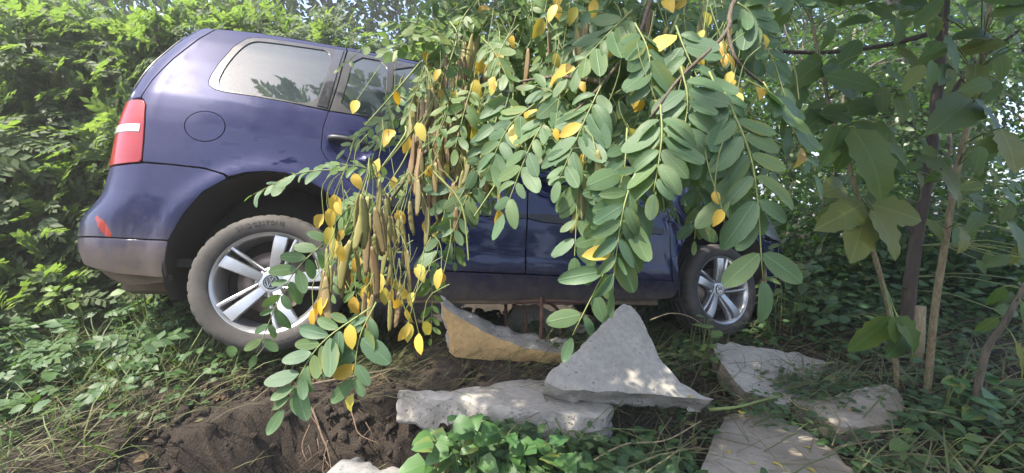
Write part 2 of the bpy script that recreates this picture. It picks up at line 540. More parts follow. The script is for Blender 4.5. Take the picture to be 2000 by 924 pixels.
# ---------------------------------------------------------------- where the car stands
_r = np.array([[0.946, -0.325, 0.022], [0.065, 0.122, -0.99], [0.319, 0.938, 0.136]])
_u, _s, _v = np.linalg.svd(_r)
_r = _u @ _v
_t = np.array([-1.38761773, 0.56277156, 2.51852129])
_B = np.array([[1, 0, 0], list(DWN), list(FWD)]).T
CAR = Matrix.Identity(4)
_w = _B @ _r
_o = _B @ _t + np.array(CAM)
for i in range(3):
    for j in range(3): CAR[i][j] = float(_w[i, j])
    CAR[i][3] = float(_o[i])

# ---------------------------------------------------------------- ground
def sstep(x): x = np.clip(x, 0, 1); return x * x * (3 - 2 * x)


def H(x, y, detail=True):
    x = np.asarray(x, float); y = np.asarray(y, float)
    zb = np.interp(x, [-6, -2.4, -1.3, -.6, -.2, .3, .8, 1.5, 2.2, 6], [.70, .60, .51, .49, .40, .33, .255, .29, .42, .75])
    zb = zb + .13 * sstep((y - 1.5) / .45) * sstep((x + .7) / .4) * sstep((.9 - x) / .5)
    zb = zb + .15 * sstep((y - 1.65) / 1.0) * sstep((x - .5) / .5)
    zb = zb - .07 * np.exp(-((x - 1.75) / .35) ** 2 - ((y - 2.15) / .35) ** 2)
    zb = zb + .10 * sstep((y - 1.2) / 1.3) * sstep((-x - .9) / .8)
    # the ground drops into a shallow ditch under the far side of the car
    near = np.interp(x, [-3, -1.2, 0, 1.42, 3], [2.1, 2.0, 2.3, 2.75, 3.2])
    zb = zb - .40 * sstep((y - near) / 1.6) * sstep((7.5 - y) / 2.0)
    ye = np.interp(x, [-3, -1.6, -1.15, -.90, -.6, -.36, -.22, 0, .4, 1, 3], [.75, 1.05, 1.40, 1.64, 1.70, 1.66, 1.42, 1.25, 1.15, 1.10, .8])
    w = np.interp(x, [-3, -1.5, -1.1, -.9, -.3, 0, .6], [.8, .6, .45, .26, .26, .3, .5])
    k = sstep((y - ye + w) / w)
    z = -.16 + (zb + .16) * k
    P = np.stack([x, y, np.zeros_like(x)], -1).reshape(-1, 3)
    z = z + (vnoise(P, 1.1, 3) * .035 + vnoise(P, 5, 4) * .018).reshape(x.shape) * np.clip(.4 + k, 0, 1)
    if detail:
        sc = (k > .02) & (k < .98)
        z = z + (vnoise(P, 22, 5, 3) * .008).reshape(x.shape) + sc * (vnoise(P, 16, 6, 3) * .020).reshape(x.shape)
    return z


def axis(lo, a, b, hi, step):
    fine = np.arange(a, b + 1e-6, step)
    out = []; q = b; s = step
    while q < hi: s *= 1.35; q += s; out.append(min(q, hi))
    inn = []; q = a; s = step
    while q > lo: s *= 1.35; q -= s; inn.append(max(q, lo))
    return np.array(inn[::-1] + list(fine) + out)


gx = axis(-220, -3.6, 3.6, 220, .026)
gy = axis(-220, 0.5, 4.2, 220, .026)
gy = np.unique(np.concatenate([gy, np.arange(1.12, 1.76, .0085)]))
X, Y = np.meshgrid(gx, gy, indexing='ij')
Z = H(X, Y)
nx, ny = X.shape
Q_ = np.stack([X, Y, Z], -1).reshape(-1, 3)
near_ = (np.abs(Q_[:, 0] + .75) < .9) & (Q_[:, 1] > 1.0) & (Q_[:, 1] < 1.95)
amt = near_ * np.clip((Q_[:, 1] - 1.0) / .15, 0, 1) * np.clip((1.95 - Q_[:, 1]) / .15, 0, 1) * np.clip((.9 - np.abs(Q_[:, 0] + .75)) / .2, 0, 1)
Q_[:, 1] += amt * (vnoise(Q_, 9, 301, 3) * .030 + vnoise(Q_, 40, 302, 3) * .010)
Q_[:, 0] += amt * (vnoise(Q_, 11, 303, 3) * .020 + vnoise(Q_, 45, 304, 2) * .008)
ii = np.arange(nx * ny).reshape(nx, ny)
Fg = np.stack([ii[:-1, :-1], ii[1:, :-1], ii[1:, 1:], ii[:-1, 1:]], -1).reshape(-1, 4)
g = link('ground', mesh('ground', Q_, Fg, M['soil']))
tag(g, 'bare brown soil of the bank, dug away to a steep dark face', 'ground', kind='structure')

# ---------------------------------------------------------------- the car
# car axes: x forward, y to its left, z up, origin under the middle of the rear axle
WZ = np.array([[.10, .74], [.15, .80], [.20, .845], [.26, .868], [.325, .884], [.37, .889], [.395, .8905], [.42, .886], [.45, .889], [.60, .897], [.80, .893], [.95, .882], [1.02, .871], [1.09, .856],
               [1.15, .834], [1.3, .779], [1.45, .717], [1.55, .665], [1.60, .63], [1.7, .55]])
XRZ = np.array([[.10, -.60], [.25, -.737], [.3, -.767], [.35, -.785], [.4, -.80], [.45, -.804], [.5, -.801], [.55, -.776], [.6, -.736], [.65, -.73], [.7, -.725], [.75, -.718], [.85, -.715], [.95, -.709],
                [1.05, -.699], [1.2, -.690], [1.25, -.68], [1.3, -.665], [1.4, -.628], [1.5, -.587], [1.55, -.564], [1.6, -.545], [1.7, -.50]])
XFZ = np.array([[.1, 3.40], [.25, 3.52], [.4, 3.57], [.55, 3.56], [.65, 3.52], [.8, 3.42], [.9, 3.30], [1.0, 3.1], [1.1, 3.0]])


def smooth_interp(z, T):
    z = np.asarray(z, float)
    return sum(np.interp(z + d, T[:, 0], T[:, 1]) * w for d, w in ((-.03, .2), (-.015, .2), (0, .2), (.015, .2), (.03, .2)))


def halfw(x, z):
    w = .5 * np.interp(z, WZ[:, 0], WZ[:, 1]) + .5 * smooth_interp(z, WZ)
    return w - .05 * np.clip(.3 - x, 0, None) ** 2 - .07 * np.clip(x - 2.35, 0, None) ** 2


def rc(z): return np.interp(z, [.3, .7, 1., 1.6], [.26, .24, .20, .16])


def SURF(u, z):
    """the right flank of the body, wrapped round to the middle of tail and nose"""
    u = np.asarray(u, float); z = np.asarray(z, float)
    r = rc(z); x0 = smooth_interp(z, XRZ) + r
    rf = np.interp(z, [.3, .9], [.42, .35]); x1 = smooth_interp(z, XFZ) - rf
    a = np.clip((x0 - u) / r, 0, np.pi / 2); ex = np.clip((x0 - u) - r * np.pi / 2, 0, None)
    b = np.clip((u - x1) / rf, 0, np.pi / 2); fx = np.clip((u - x1) - rf * np.pi / 2, 0, None)
    w = halfw(np.clip(u, x0, x1), z)
    x = np.where(u < x0, x0 - r * np.sin(a), np.where(u > x1, x1 + rf * np.sin(b), u))
    y = -(w - r * (1 - np.cos(a)) - ex - rf * (1 - np.cos(b)) - fx)
    x = x - .05 * (1 - np.exp(-ex * 2.5)) + .08 * (1 - np.exp(-fx * 2.0))
    for cx, cz in ((0.0, .36), (2.678, .385)):          # swollen wheel arches
        q = np.hypot(u - cx, z - cz)
        y = y - .013 * np.exp(-((q - .41) / .045) ** 2) * (q > .3)
    for cx in (.30, 1.37):                              # scooped hollows behind the door handles
        q = ((u - cx) / .098) ** 2 + ((z - (.915 if cx < 1 else .855)) / .075) ** 2
        y = y + .026 * sstep(1.15 - q)
    # the front wing is buckled behind the wheel
    cr = np.exp(-((u - 2.36) / .12) ** 2) * np.exp(-((z - .66) / .22) ** 2)
    y = y + cr * .022 * np.sin(u * 55 + z * 28 + 2 * np.sin(z * 17)) + cr * .02
    return np.stack([x, y, z], -1)


def uc(z, end=-1):
    """u of the middle line at tail (-1) or nose (+1)"""
    z = float(z)
    if end < 0:
        r = float(rc(z)); x0 = float(smooth_interp(z, XRZ)) + r
        return x0 - r * math.pi / 2 - (float(halfw(x0, z)) - r)
    rf = float(np.interp(z, [.3, .9], [.42, .35])); x1 = float(smooth_interp(z, XFZ)) - rf
    return x1 + rf * math.pi / 2 + (float(halfw(x1, z)) - rf)


def SNORM(u, z):
    e = .004
    du = SURF(u + e, z) - SURF(u - e, z); dz = SURF(u, z + e) - SURF(u, z - e)
    n = np.cross(du, dz)
    return n / (np.linalg.norm(n, axis=-1, keepdims=True) + 1e-12)


def inside(P, poly):
    P = np.asarray(P, float); poly = np.asarray(poly, float)
    x, y = P[:, 0], P[:, 1]; r = np.zeros(len(P), bool)
    j = len(poly) - 1
    for i in range(len(poly)):
        xi, yi = poly[i]; xj, yj = poly[j]
        c = ((yi > y) != (yj > y)) & (x < (xj - xi) * (y - yi) / (yj - yi + 1e-15) + xi)
        r ^= c; j = i
    return r


def area2(p): p = np.asarray(p); return np.sum(p[:, 0] * np.roll(p[:, 1], -1) - np.roll(p[:, 0], -1) * p[:, 1])


def shrink(poly, d):
    p = np.asarray(poly, float)
    if area2(p) < 0: p = p[::-1]
    e = np.roll(p, -1, 0) - p
    e /= np.linalg.norm(e, axis=1, keepdims=True) + 1e-12
    n = np.stack([-e[:, 1], e[:, 0]], 1)
    m = n + np.roll(n, 1, 0)
    m /= np.maximum(np.sum(m * n, 1, keepdims=True), .35)
    return p + m * d


def dense(poly, st):
    p = np.asarray(poly, float); out = []
    for i in range(len(p)):
        a, b = p[i], p[(i + 1) % len(p)]
        k = max(1, int(round(np.linalg.norm(b - a) / st)))
        for q in range(k): out.append(a + (b - a) * q / k)
    return np.array(out)


def rounded(poly, it=2):
    p = np.asarray(poly, float)
    for _ in range(it):
        n = np.roll(p, -1, 0)
        p = np.stack([p * .75 + n * .25, p * .25 + n * .75], 1).reshape(-1, 2)
    return p


def panel_geo(poly, holes=(), st=.035, off=0.0, gap=.0025, ret=.022, side=1):
    """a sheet that follows the flank inside the outline, edges turned inwards"""
    loops = [dense(shrink(poly, gap), st * .6)]
    for h in holes: loops.append(dense(shrink(h, -gap if gap else 0), st * .6))
    P = []; E = []
    for lp in loops:
        b = len(P); P += [tuple(q) for q in lp]
        E += [(b + i, b + (i + 1) % len(lp)) for i in range(len(lp))]
    lo = np.min(loops[0], 0); hi = np.max(loops[0], 0)
    gxx, gzz = np.meshgrid(np.arange(lo[0] + st / 2, hi[0], st), np.arange(lo[1] + st / 2, hi[1], st * .8))
    Q = np.stack([gxx.ravel(), gzz.ravel()], 1)
    if len(Q):
        Q = Q[inside(Q, loops[0])]
        for h in loops[1:]: Q = Q[~inside(Q, h)]
        BP = np.array(P)
        if len(Q):
            dd = np.sqrt(((Q[:, None, :] - BP[None]) ** 2).sum(-1)).min(1)
            Q = Q[dd > st * .42]
        P += [tuple(q) for q in Q]
    vo, eo, fo, *_ = delaunay_2d_cdt([Vector(p) for p in P], E, [], 0, 1e-6)
    V2 = np.array([tuple(v) for v in vo]); T = np.array([f for f in fo if len(f) == 3])
    cen = V2[T].mean(1)
    ok = inside(cen, loops[0])
    for h in loops[1:]: ok &= ~inside(cen, h)
    T = T[ok]
    # consistent winding
    a = (V2[T[:, 1], 0] - V2[T[:, 0], 0]) * (V2[T[:, 2], 1] - V2[T[:, 0], 1]) - (V2[T[:, 2], 0] - V2[T[:, 0], 0]) * (V2[T[:, 1], 1] - V2[T[:, 0], 1])
    T[a < 0] = T[a < 0][:, ::-1]
    N = SNORM(V2[:, 0], V2[:, 1])
    V = SURF(V2[:, 0], V2[:, 1]) + N * off
    NR = N.copy()
    Fs = [tuple(t) for t in T]
    if ret:
        for li, lp in enumerate(loops):
            Nl = SNORM(lp[:, 0], lp[:, 1]); A = SURF(lp[:, 0], lp[:, 1]) + Nl * off
            # roll the edge over a little before it turns in
            e = np.roll(A, -1, 0) - np.roll(A, 1, 0)
            inw = np.cross(Nl, e); inw /= np.linalg.norm(inw, axis=1, keepdims=True) + 1e-9
            if area2(lp) < 0: inw = -inw
            outw = -inw if li == 0 else inw
            Bv = A - Nl * ret
            M1 = A + outw * .0012 - Nl * .0022
            b = len(V); n = len(lp)
            V = np.concatenate([V, A, M1, Bv]); NR = np.concatenate([NR, Nl, unit(Nl * .6 + outw), outw])
            for i in range(n):
                j = (i + 1) % n
                for o in (0, n):
                    q = (b + o + i, b + o + j, b + o + n + j, b + o + n + i)
                    Fs.append(q if (li > 0) ^ (area2(lp) < 0) else q[::-1])
    if side < 0:
        V = V * np.array([1, -1, 1]); NR = NR * np.array([1, -1, 1]); Fs = [f[::-1] for f in Fs]
    return V, Fs, NR


car = thing('car', 'dark blue five-door people carrier stranded tail-high on broken concrete slabs', 'car')
car.matrix_world = CAR


def panel(name, poly, mat, parent=None, holes=(), side=1, both=False, **kw):
    mb = MB()
    for s_ in ((1, -1) if both else (side,)):
        v_, f_, n_ = panel_geo(poly, holes, side=s_, **kw); mb.add(v_, f_, 0, n_)
    return mb.build(name, M[mat] if isinstance(mat, str) else mat, parent or car)


ARCH = [(-.384, .255), (-.392, .32), (-.389, .398), (-.374, .464), (-.344, .545), (-.284, .645), (-.209, .711), (-.134, .741), (-.054, .757), (.031, .757), (.116, .734), (.186, .698), (.27, .635), (.33, .56), (.372, .47), (.392, .38), (.396, .28), (.392, .20)]
TRIM = [(-.354, 1.193), (-.345, 1.165), (-.32, 1.147), (-.274, 1.138), (-.149, 1.137), (-.014, 1.131), (.176, 1.118), (.196, 1.30), (.211, 1.574), (.011, 1.562), (-.184, 1.548), (-.245, 1.535), (-.274, 1.509), (-.309, 1.432), (-.339, 1.316), (-.352, 1.235)]
GAPR = [(.176, 1.112), (.161, 1.012), (.163, .904), (.181, .865), (.211, .830), (.257, .788), (.322, .734), (.362, .685), (.405, .61), (.432, .51), (.445, .42), (.450, .332)]
RAIL = [(-.414, 1.556), (-.24, 1.584), (0, 1.595), (.206, 1.602), (.56, 1.602), (.9, 1.600), (1.12, 1.583), (1.25, 1.545), (1.38, 1.480), (1.513, 1.405), (1.70, 1.315), (1.893, 1.205), (2.05, 1.12), (2.20, 1.040)]
SEAM = [(-.414, 1.556), (-.459, 1.459), (-.524, 1.297), (-.569, 1.162), (-.589, 1.058)]
LAMP = [(-.82, 1.045), (-.70, 1.05), (-.599, 1.046), (-.573, 1.042), (-.556, 1.019), (-.541, .931), (-.530, .834), (-.524, .762), (-.534, .748), (-.604, .740), (-.70, .738), (-.81, .745)]


def flank(side):
    far = side < 0
    k = dict(side=side)
    fuel = [(-.319 + .0775 * math.cos(a), .946 + .0745 * math.sin(a)) for a in np.linspace(0, 2 * math.pi, 40, endpoint=False)]
    qp = [(-.524, .753), (-.429, .753), (-.294, .749), (-.214, .728), (-.196, .716)] + ARCH[7:] + [(.455, .195), (.455, .332)] + GAPR[::-1][1:] + \
        TRIM[:6][::-1] + TRIM[::-1][:8][::-1][::-1][0:0]
    # belt line back, round the quarter window, then the roof rail and down the tailgate seam
    win = [TRIM[5], TRIM[4], TRIM[3], TRIM[2], TRIM[1], TRIM[0], TRIM[15], TRIM[14], TRIM[13], TRIM[12], TRIM[11], TRIM[10], TRIM[9], (.211, 1.577)]
    qp = [(-.524, .753), (-.429, .753), (-.294, .749), (-.214, .728), (-.196, .716)] + ARCH[7:] + [(.455, .195), (.455, .332)] + GAPR[::-1][1:] + win + \
        [(.206, 1.602), (0, 1.595), (-.24, 1.584)] + SEAM + [(-.573, 1.042), (-.556, 1.019), (-.541, .931), (-.530, .834)]
    q = panel('quarter_panel', qp, 'paint', holes=[] if far else [fuel], st=.03, **k)
    if not far:
        panel('fuel_flap', fuel, 'paint', q, st=.02, off=.0008, **k)
    glassq = rounded([(-.318, 1.20), (-.300, 1.160), (-.249, 1.151), (-.104, 1.147), (.106, 1.133), (.131, 1.297), (.148, 1.54), (.016, 1.530), (-.179, 1.517), (-.239, 1.504), (-.274, 1.432), (-.304, 1.32)], 2)
    fr = panel('window_frame', TRIM, 'rubber', q, holes=[glassq], st=.025, off=.001, gap=.002, ret=.012, **k)
    panel('window', glassq, 'glass', q, st=.06, off=-.004, gap=-.004, ret=0, **k)
    # dark printed border of the pane and the black pillar cover
    panel('pillar_cover', [(.118, 1.134), (.168, 1.126), (.198, 1.565), (.156, 1.555), (.139, 1.297)], 'frit', q, st=.02, off=.007, gap=.001, ret=.010, **k)
    # rear door
    dr = GAPR + [(.8, .332), (1.231, .332), (1.230, .487), (1.233, .645), (1.238, .873), (1.245, 1.104), (.8, 1.109), (.572, 1.110), (.367, 1.112)]
    rd = panel('rear_door', dr, 'paint', st=.03, **k)
    g1 = rounded([(.222, 1.135), (.240, 1.301), (.256, 1.536), (.432, 1.543), (.437, 1.34), (.442, 1.124)], 1)
    g2 = rounded([(.478, 1.124), (.474, 1.309), (.470, 1.544), (.9, 1.545), (1.165, 1.535), (1.20, 1.12), (.8, 1.122)], 1)
    panel('window_frame', [(.180, 1.116), (.200, 1.30), (.216, 1.578), (.56, 1.578), (.9, 1.575), (1.20, 1.562), (1.236, 1.108), (.8, 1.113), (.5, 1.114)], 'rubber', rd, holes=[g1, g2], st=.03, off=.001, ret=.015, **k)
    panel('quarter_light', g1, 'glass', rd, st=.06, off=-.005, gap=-.004, ret=0, **k)
    panel('window', g2, 'glass', rd, st=.06, off=-.005, gap=-.004, ret=0, **k)
    panel('rub_strip', rounded([(.446, .639), (.80, .6365), (1.224, .629), (1.224, .676), (.80, .686), (.41, .690)], 1), 'plastic', rd, st=.03, off=.013, gap=.001, ret=.014, **k)
    # front door
    df = [(1.240, .332), (1.503, .327), (2.231, .318), (2.219, .545), (2.214, .83), (2.199, .988), (2.175, 1.035), (1.90, 1.062), (1.6, 1.083), (1.252, 1.104), (1.245, .873), (1.239, .645), (1.236, .487)]
    fd = panel('front_door', df, 'paint', st=.03, **k)
    g3 = rounded([(1.262, 1.116), (1.285, 1.515), (1.36, 1.468), (1.50, 1.385), (1.688, 1.292), (1.86, 1.195), (2.02, 1.085), (1.6, 1.095)], 1)
    panel('window_frame', [(1.243, 1.108), (1.262, 1.528), (1.27, 1.525), (1.38, 1.468), (1.513, 1.394), (1.70, 1.303), (1.893, 1.192), (2.05, 1.105), (2.15, 1.040), (1.9, 1.067), (1.6, 1.087)], 'rubber', fd, holes=[g3], st=.03, off=.001, ret=.015, **k)
    panel('window', g3, 'glass', fd, st=.06, off=-.005, gap=-.004, ret=0, **k)
    panel('rub_strip', rounded([(1.240, .628), (1.63, .622), (2.14, .610), (2.17, .612), (2.17, .648), (2.14, .654), (1.63, .668), (1.240, .676)], 1), 'plastic', fd, st=.03, off=.013, gap=.001, ret=.014, **k)
    # rail above the doors, running down as the windscreen pillar
    up = RAIL[3:]
    lo = [(2.16, 1.043), (2.05, 1.106), (1.893, 1.194), (1.70, 1.305), (1.513, 1.396), (1.38, 1.470), (1.265, 1.530), (1.20, 1.566), (.9, 1.580), (.56, 1.582), (.216, 1.582)]
    panel('roof_rail', [(a, b + (.004 if i < 3 else .018)) for i, (a, b) in enumerate(up)] + lo, 'paint', st=.025, gap=.001, ret=.02, **k)
    # front wing
    fa = [(2.678 + .405 * math.cos(a), .385 + .405 * math.sin(a)) for a in np.linspace(math.pi + .42, -.42, 24)]
    fw = [(2.238, .318), (2.225, .545), (2.219, .83), (2.205, .99), (2.185, 1.036), (2.5, 1.00), (2.8, .955), (3.02, .90), (3.10, .78), (3.12, .62), (3.10, .55)] + [q_ for q_ in fa[::-1] if q_[1] < .56 or True][3:]
    panel('front_wing', fw, 'paint', st=.03, **k)
    # sill
    sl_ = panel('sill', [(.40, .327), (.40, .20), (.62, .188), (1.49, .185), (2.09, .197), (2.25, .215), (2.275, .24), (2.275, .314), (1.5, .322), (.8, .327)], 'paint', st=.03, off=.004, gap=.001, ret=.05, **k)
    # handles
    for cx, cz, par in ((.30, .953, rd), (1.362, .885, fd)):
        mb = MB()
        y0 = -float(halfw(cx, cz))
        pts = [(cx - .102, y0 + .006, cz + .003), (cx - .094, y0 - .024, cz + .003), (cx - .05, y0 - .036, cz + .002), (cx + .03, y0 - .036, cz - .004), (cx + .085, y0 - .028, cz - .010), (cx + .108, y0 + .004, cz - .012)]
        pts = [(a, b * side, c) for a, b, c in pts]
        mb.tube(curve_pts(pts, 18), [.010] + [.0145] * 17 + [.011], 8)
        mb.build('handle', M['plastic'] if cx < 1 else M['paint'], par)
    # door mirror
    mb = MB()
    bm = bmesh.new(); bmesh.ops.create_icosphere(bm, subdivisions=3, radius=1)
    V = [Vector((2.0 + v.co.x * .075 * (1 + .2 * v.co.y), side * -(.985 - v.co.y * .12), 1.10 + v.co.z * .075)) for v in bm.verts]
    mb.add(V, [[v.index for v in f.verts] for f in bm.faces]); bm.free()
    mb.tube([(2.03, side * -.84, 1.05), (2.02, side * -.90, 1.07)], .03, 8)
    mb.build('door_mirror', M['paint'], car)
    # tail lamp
    lp = panel('tail_lamp', LAMP, 'lens', st=.02, off=.004, gap=.003, ret=.02, **k)
    panel('lamp_band', [(-.79, .927), (-.556, .922), (-.553, .886), (-.80, .892)], 'lampband', lp, st=.015, off=.0065, gap=.001, ret=.006, **k)
    # headlamp
    panel('headlamp', [(3.06, .70), (3.04, .80), (3.10, .865), (3.35, .83), (3.62, .76), (3.66, .68), (3.45, .64), (3.2, .65)], 'white', st=.03, off=.003, **k)


flank(1)
flank(-1)


def half_and_half(name, poly_side, mat, end=-1, parent=None, holes=(), **kw):
    return panel(name, poly_side, mat, parent, holes=holes, both=True, **kw)


def midline(z0, z1, end, n=14): return [(uc(z, end), z) for z in np.linspace(z0, z1, n)]


rb = half_and_half('rear_bumper', [(-.524, .745), (-.429, .747), (-.294, .743), (-.216, .722), (-.203, .706), (-.284, .640), (-.344, .540), (-.374, .462), (-.388, .421), (-.57, .423), (-.79, .427)] +
                   midline(.430, .596, -1, 8) + [(-.90, .62), (-.80, .735), (-.70, .733), (-.604, .735), (-.54, .742)], 'paint', st=.028, gap=.001)
half_and_half('lower_bumper', [(-.389, .415), (-.392, .32), (-.384, .262), (-.559, .273), (-.77, .313)] + midline(.33, .425, -1, 6) + [(-.79, .421), (-.57, .417)], 'paint', parent=rb, st=.028, gap=.001)
half_and_half('valance', [(-.384, .235), (-.384, .262), (-.559, .275), (-.77, .315)] + midline(.33, .30, -1, 3) + [(-.735, .275), (-.66, .235), (-.57, .205)], 'muddy', parent=rb, st=.03, off=-.03, gap=.0, ret=.03)
tg = half_and_half('tailgate', [(-.419, 1.552), (-.464, 1.459), (-.529, 1.297), (-.574, 1.162), (-.594, 1.058), (-.82, 1.05), (-.81, .742), (-.90, .63)] + midline(.605, 1.585, -1, 30), 'paint', st=.035,
                   holes=[], gap=.002)
half_and_half('rear_window', [(-.66, 1.12), (-.62, 1.28), (-.56, 1.45), (-.57, 1.50)] + midline(1.53, 1.10, -1, 14), 'frit', parent=tg, st=.05, off=.004, gap=.002, ret=.005)
fb = half_and_half('front_bumper', [(3.075, .25), (3.10, .55), (3.13, .64), (3.45, .63), (3.66, .67)] + midline(.70, .20, 1, 14), 'paint', st=.04)
half_and_half('grille', [(3.70, .69), (3.68, .76)] + midline(.79, .70, 1, 5), 'plastic', parent=fb, st=.04, off=.006)


def loft(name, A, nb, crown, mat, parent=None, fx=0.0, fall=0.0):
    """sheet between the right-hand curve A and its mirror image, bulged by crown"""
    V = []; Fs = []
    for p in A:
        for j in range(nb + 1):
            s_ = -1 + 2 * j / nb
            q = 1 - s_ * s_
            q2 = 1 - s_ ** 4
            V.append((p[0] + fx * q, -p[1] * s_, p[2] + crown * q2))
    for i in range(len(A) - 1):
        for j in range(nb):
            a = i * (nb + 1) + j
            Fs.append((a, a + nb + 1, a + nb + 2, a + 1))
    mb = MB(); mb.add(V, Fs)
    return mb.build(name, M[mat], parent or car)


rl = np.array(RAIL)
def railpt(x, dz=0.0):
    z = np.interp(x, rl[:, 0], rl[:, 1]) + (.016 if x > .3 else .001)
    p = SURF(x, z)
    return (float(p[0]), float(p[1]), float(p[2]) + dz)
roof_pts = [railpt(x) for x in np.linspace(-.41, 1.18, 34)]
loft('roof', roof_pts, 24, .055, 'paint')
tailr = [(-.50, -.585, 1.535), (-.46, -.605, 1.549), railpt(-.41)]
loft('roof_spoiler', tailr, 24, .055, 'paint', fx=-.05)
loft('windscreen', [railpt(x, -.004) for x in np.linspace(1.185, 2.2, 22)], 24, .05, 'glass', fx=.10)
bon = []
for x in np.linspace(2.205, 3.30, 22):
    z = np.interp(x, [2.18, 2.5, 2.8, 3.02, 3.30], [1.036, 1.00, .955, .90, .80]) + .004
    p = SURF(min(x, 3.02), z)
    bon.append((x, float(p[1]) + .02 + max(0, x - 3.02) * .5, z))
loft('bonnet', bon, 24, .085, 'paint', fx=.06)

# wheel housings, floor and muddy underside
for s_ in (-1, 1):
    for cx, cz in ((0, .36), (2.678, .385)):
        V = []; Fs = []
        an = np.linspace(math.pi + .5, -.5, 26)
        ys = (.872, .80, .62, .50)
        for y_ in ys:
            for a in an: V.append((cx + .402 * math.cos(a), s_ * -y_, cz + .402 * math.sin(a)))
        n_ = len(an)
        for r_ in range(len(ys) - 1):
            for k_ in range(n_ - 1):
                q = (r_ * n_ + k_, r_ * n_ + k_ + 1, (r_ + 1) * n_ + k_ + 1, (r_ + 1) * n_ + k_)
                Fs.append(q if s_ < 0 else q[::-1])
        b_ = len(V); V.append((cx, s_ * -.50, cz))
        for k_ in range(n_ - 1): Fs.append((b_, (len(ys) - 1) * n_ + k_, (len(ys) - 1) * n_ + k_ + 1))
        mb = MB(); mb.add(V, Fs); mb.build('wheel_housing', M['dark'], car)
mb = MB()
mb.box((1.34, 0, .235), (1.9, 1.60, .05), bev=.015)
mb.box((-.36, 0, .30), (.50, 1.05, .12), bev=.04)
mb.box((3.15, 0, .28), (.6, 1.3, .10), bev=.03)
mb.box((1.34, 0, .27), (3.4, .95, .05), bev=.015)
for s_ in (-1, 1):
    mb.box((1.3, s_ * .80, .187), (1.75, .05, .05), bev=.012)
    mb.tube([(.42, s_ * .74, .20), (1.0, s_ * .72, .185), (2.2, s_ * .72, .19)], .028, 8)
mb.tube([(-.62, .3, .22), (0, .25, .26), (1.2, .2, .21), (2.3, .1, .22)], .03, 8)
mb.box((-.56, -.36, .235), (.22, .50, .10), bev=.045)
mb.box((0, 0, .27), (.12, 1.35, .09), bev=.03)
mb.box((2.678, 0, .30), (.14, 1.35, .09), bev=.03)
mb.build('underbody', M['muddy'], car, auto=40)

# cabin
mb = MB()
mb.box((.75, 0, .33), (2.9, 1.5, .04))
mb.box((2.25, 0, .80), (.35, 1.42, .34), bev=.08)
mb.build('cabin_floor', M['dark'], car, auto=40)
loft('headlining', [(a, b * .94, c - .045) for a, b, c in roof_pts], 12, .045, 'trimgrey')
for s_ in (-1, 1):
    mb = MB()
    for pts, w_ in (([(-.34, -.72, 1.10), (-.38, -.69, 1.25), (-.36, -.63, 1.40), (-.30, -.57, 1.50)], .05), ([(.17, -.77, 1.10), (.18, -.705, 1.27), (.195, -.59, 1.52)], .035), ([(1.24, -.78, 1.08), (1.24, -.68, 1.3), (1.22, -.57, 1.52)], .04)):
        mb.tube(curve_pts([(a, b * s_, c) for a, b, c in pts], 10), w_, 8)
    mb.box((-.30, s_ * -.74, .98), (.7, .08, .26), bev=.03)
    mb.box((1.32, s_ * -.80, .78), (1.66, .05, .60), bev=.02)
    mb.build('pillar_trim', M['trimgrey'], car)
sd = None
for (sx, sy) in ((1.35, -.38), (1.35, .38), (.52, -.48), (.52, 0.0), (.52, .48)):
    st_ = bpy.data.objects.new('seat', None); C.objects.link(st_); st_.parent = car; st_.location = (sx, sy, 0)
    w_ = .50 if sx > 1 else .42
    mb = MB()
    mb.box((.12, 0, .56), (.52, w_, .16), bev=.06); mb.build('cushion', M['seat'], st_)
    Mr = Matrix.Rotation(R(-14), 3, 'Y')
    mb = MB(); mb.box((-.20, 0, .88), (.15, w_, .62), M=Mr, bev=.06); mb.build('backrest', M['seat'], st_)
    mb = MB(); mb.box((-.31, 0, 1.26), (.10, .26, .17), M=Mr, bev=.04); mb.tube([(-.29, .05, 1.14), (-.30, .05, 1.24)], .007); mb.tube([(-.29, -.05, 1.14), (-.30, -.05, 1.24)], .007)
    mb.build('headrest', M['seat'], st_)

# wheels: built once around the origin, axle along y, outer face towards -y
TR, RR = .317, .229


def lathe(prof, n=72, closed=False):
    V = []; Fs = []
    m = len(prof)
    for i in range(n):
        a = 2 * math.pi * i / n
        for r_, y_ in prof: V.append((r_ * math.cos(a), y_, r_ * math.sin(a)))
    for i in range(n):
        for k in range(m - (0 if closed else 1)):
            a, b = i * m + k, i * m + (k + 1) % m
            c, d = ((i + 1) % n) * m + (k + 1) % m, ((i + 1) % n) * m + k
            Fs.append((a, b, c, d))
    return V, Fs


def tyre_mesh():
    prof = [(.226, -.100), (.231, -.109), (.240, -.114), (.262, -.119), (.282, -.118), (.296, -.112), (.3055, -.102), (.3115, -.092), (.3155, -.075), (.3165, -.058), (.317, -.052), (.309, -.050), (.309, -.040), (.317, -.038), (.3172, -.006), (.309, -.004),
            (.309, .004), (.3172, .006), (.317, .038), (.309, .040), (.309, .050), (.317, .052), (.3155, .075), (.3115, .092), (.3055, .102), (.282, .118), (.262, .119), (.240, .114), (.226, .100)]
    n = 180
    V, Fs = lathe(prof, n)
    V = np.array(V).reshape(n, len(prof), 3)
    for i in range(n):                                   # cross grooves in the shoulder blocks
        for k, (r_, y_) in enumerate(prof):
            if r_ > .300 and abs(y_) > .045 and (i % 5) == (0 if y_ < 0 else 2):
                V[i, k, 0] *= .986; V[i, k, 2] *= .986
            elif r_ > .312 and abs(y_) < .045 and (i % 10) == 4: V[i, k, 0] *= .986; V[i, k, 2] *= .986
    return mesh('tyre', V.reshape(-1, 3), Fs, M['tyre'], True)


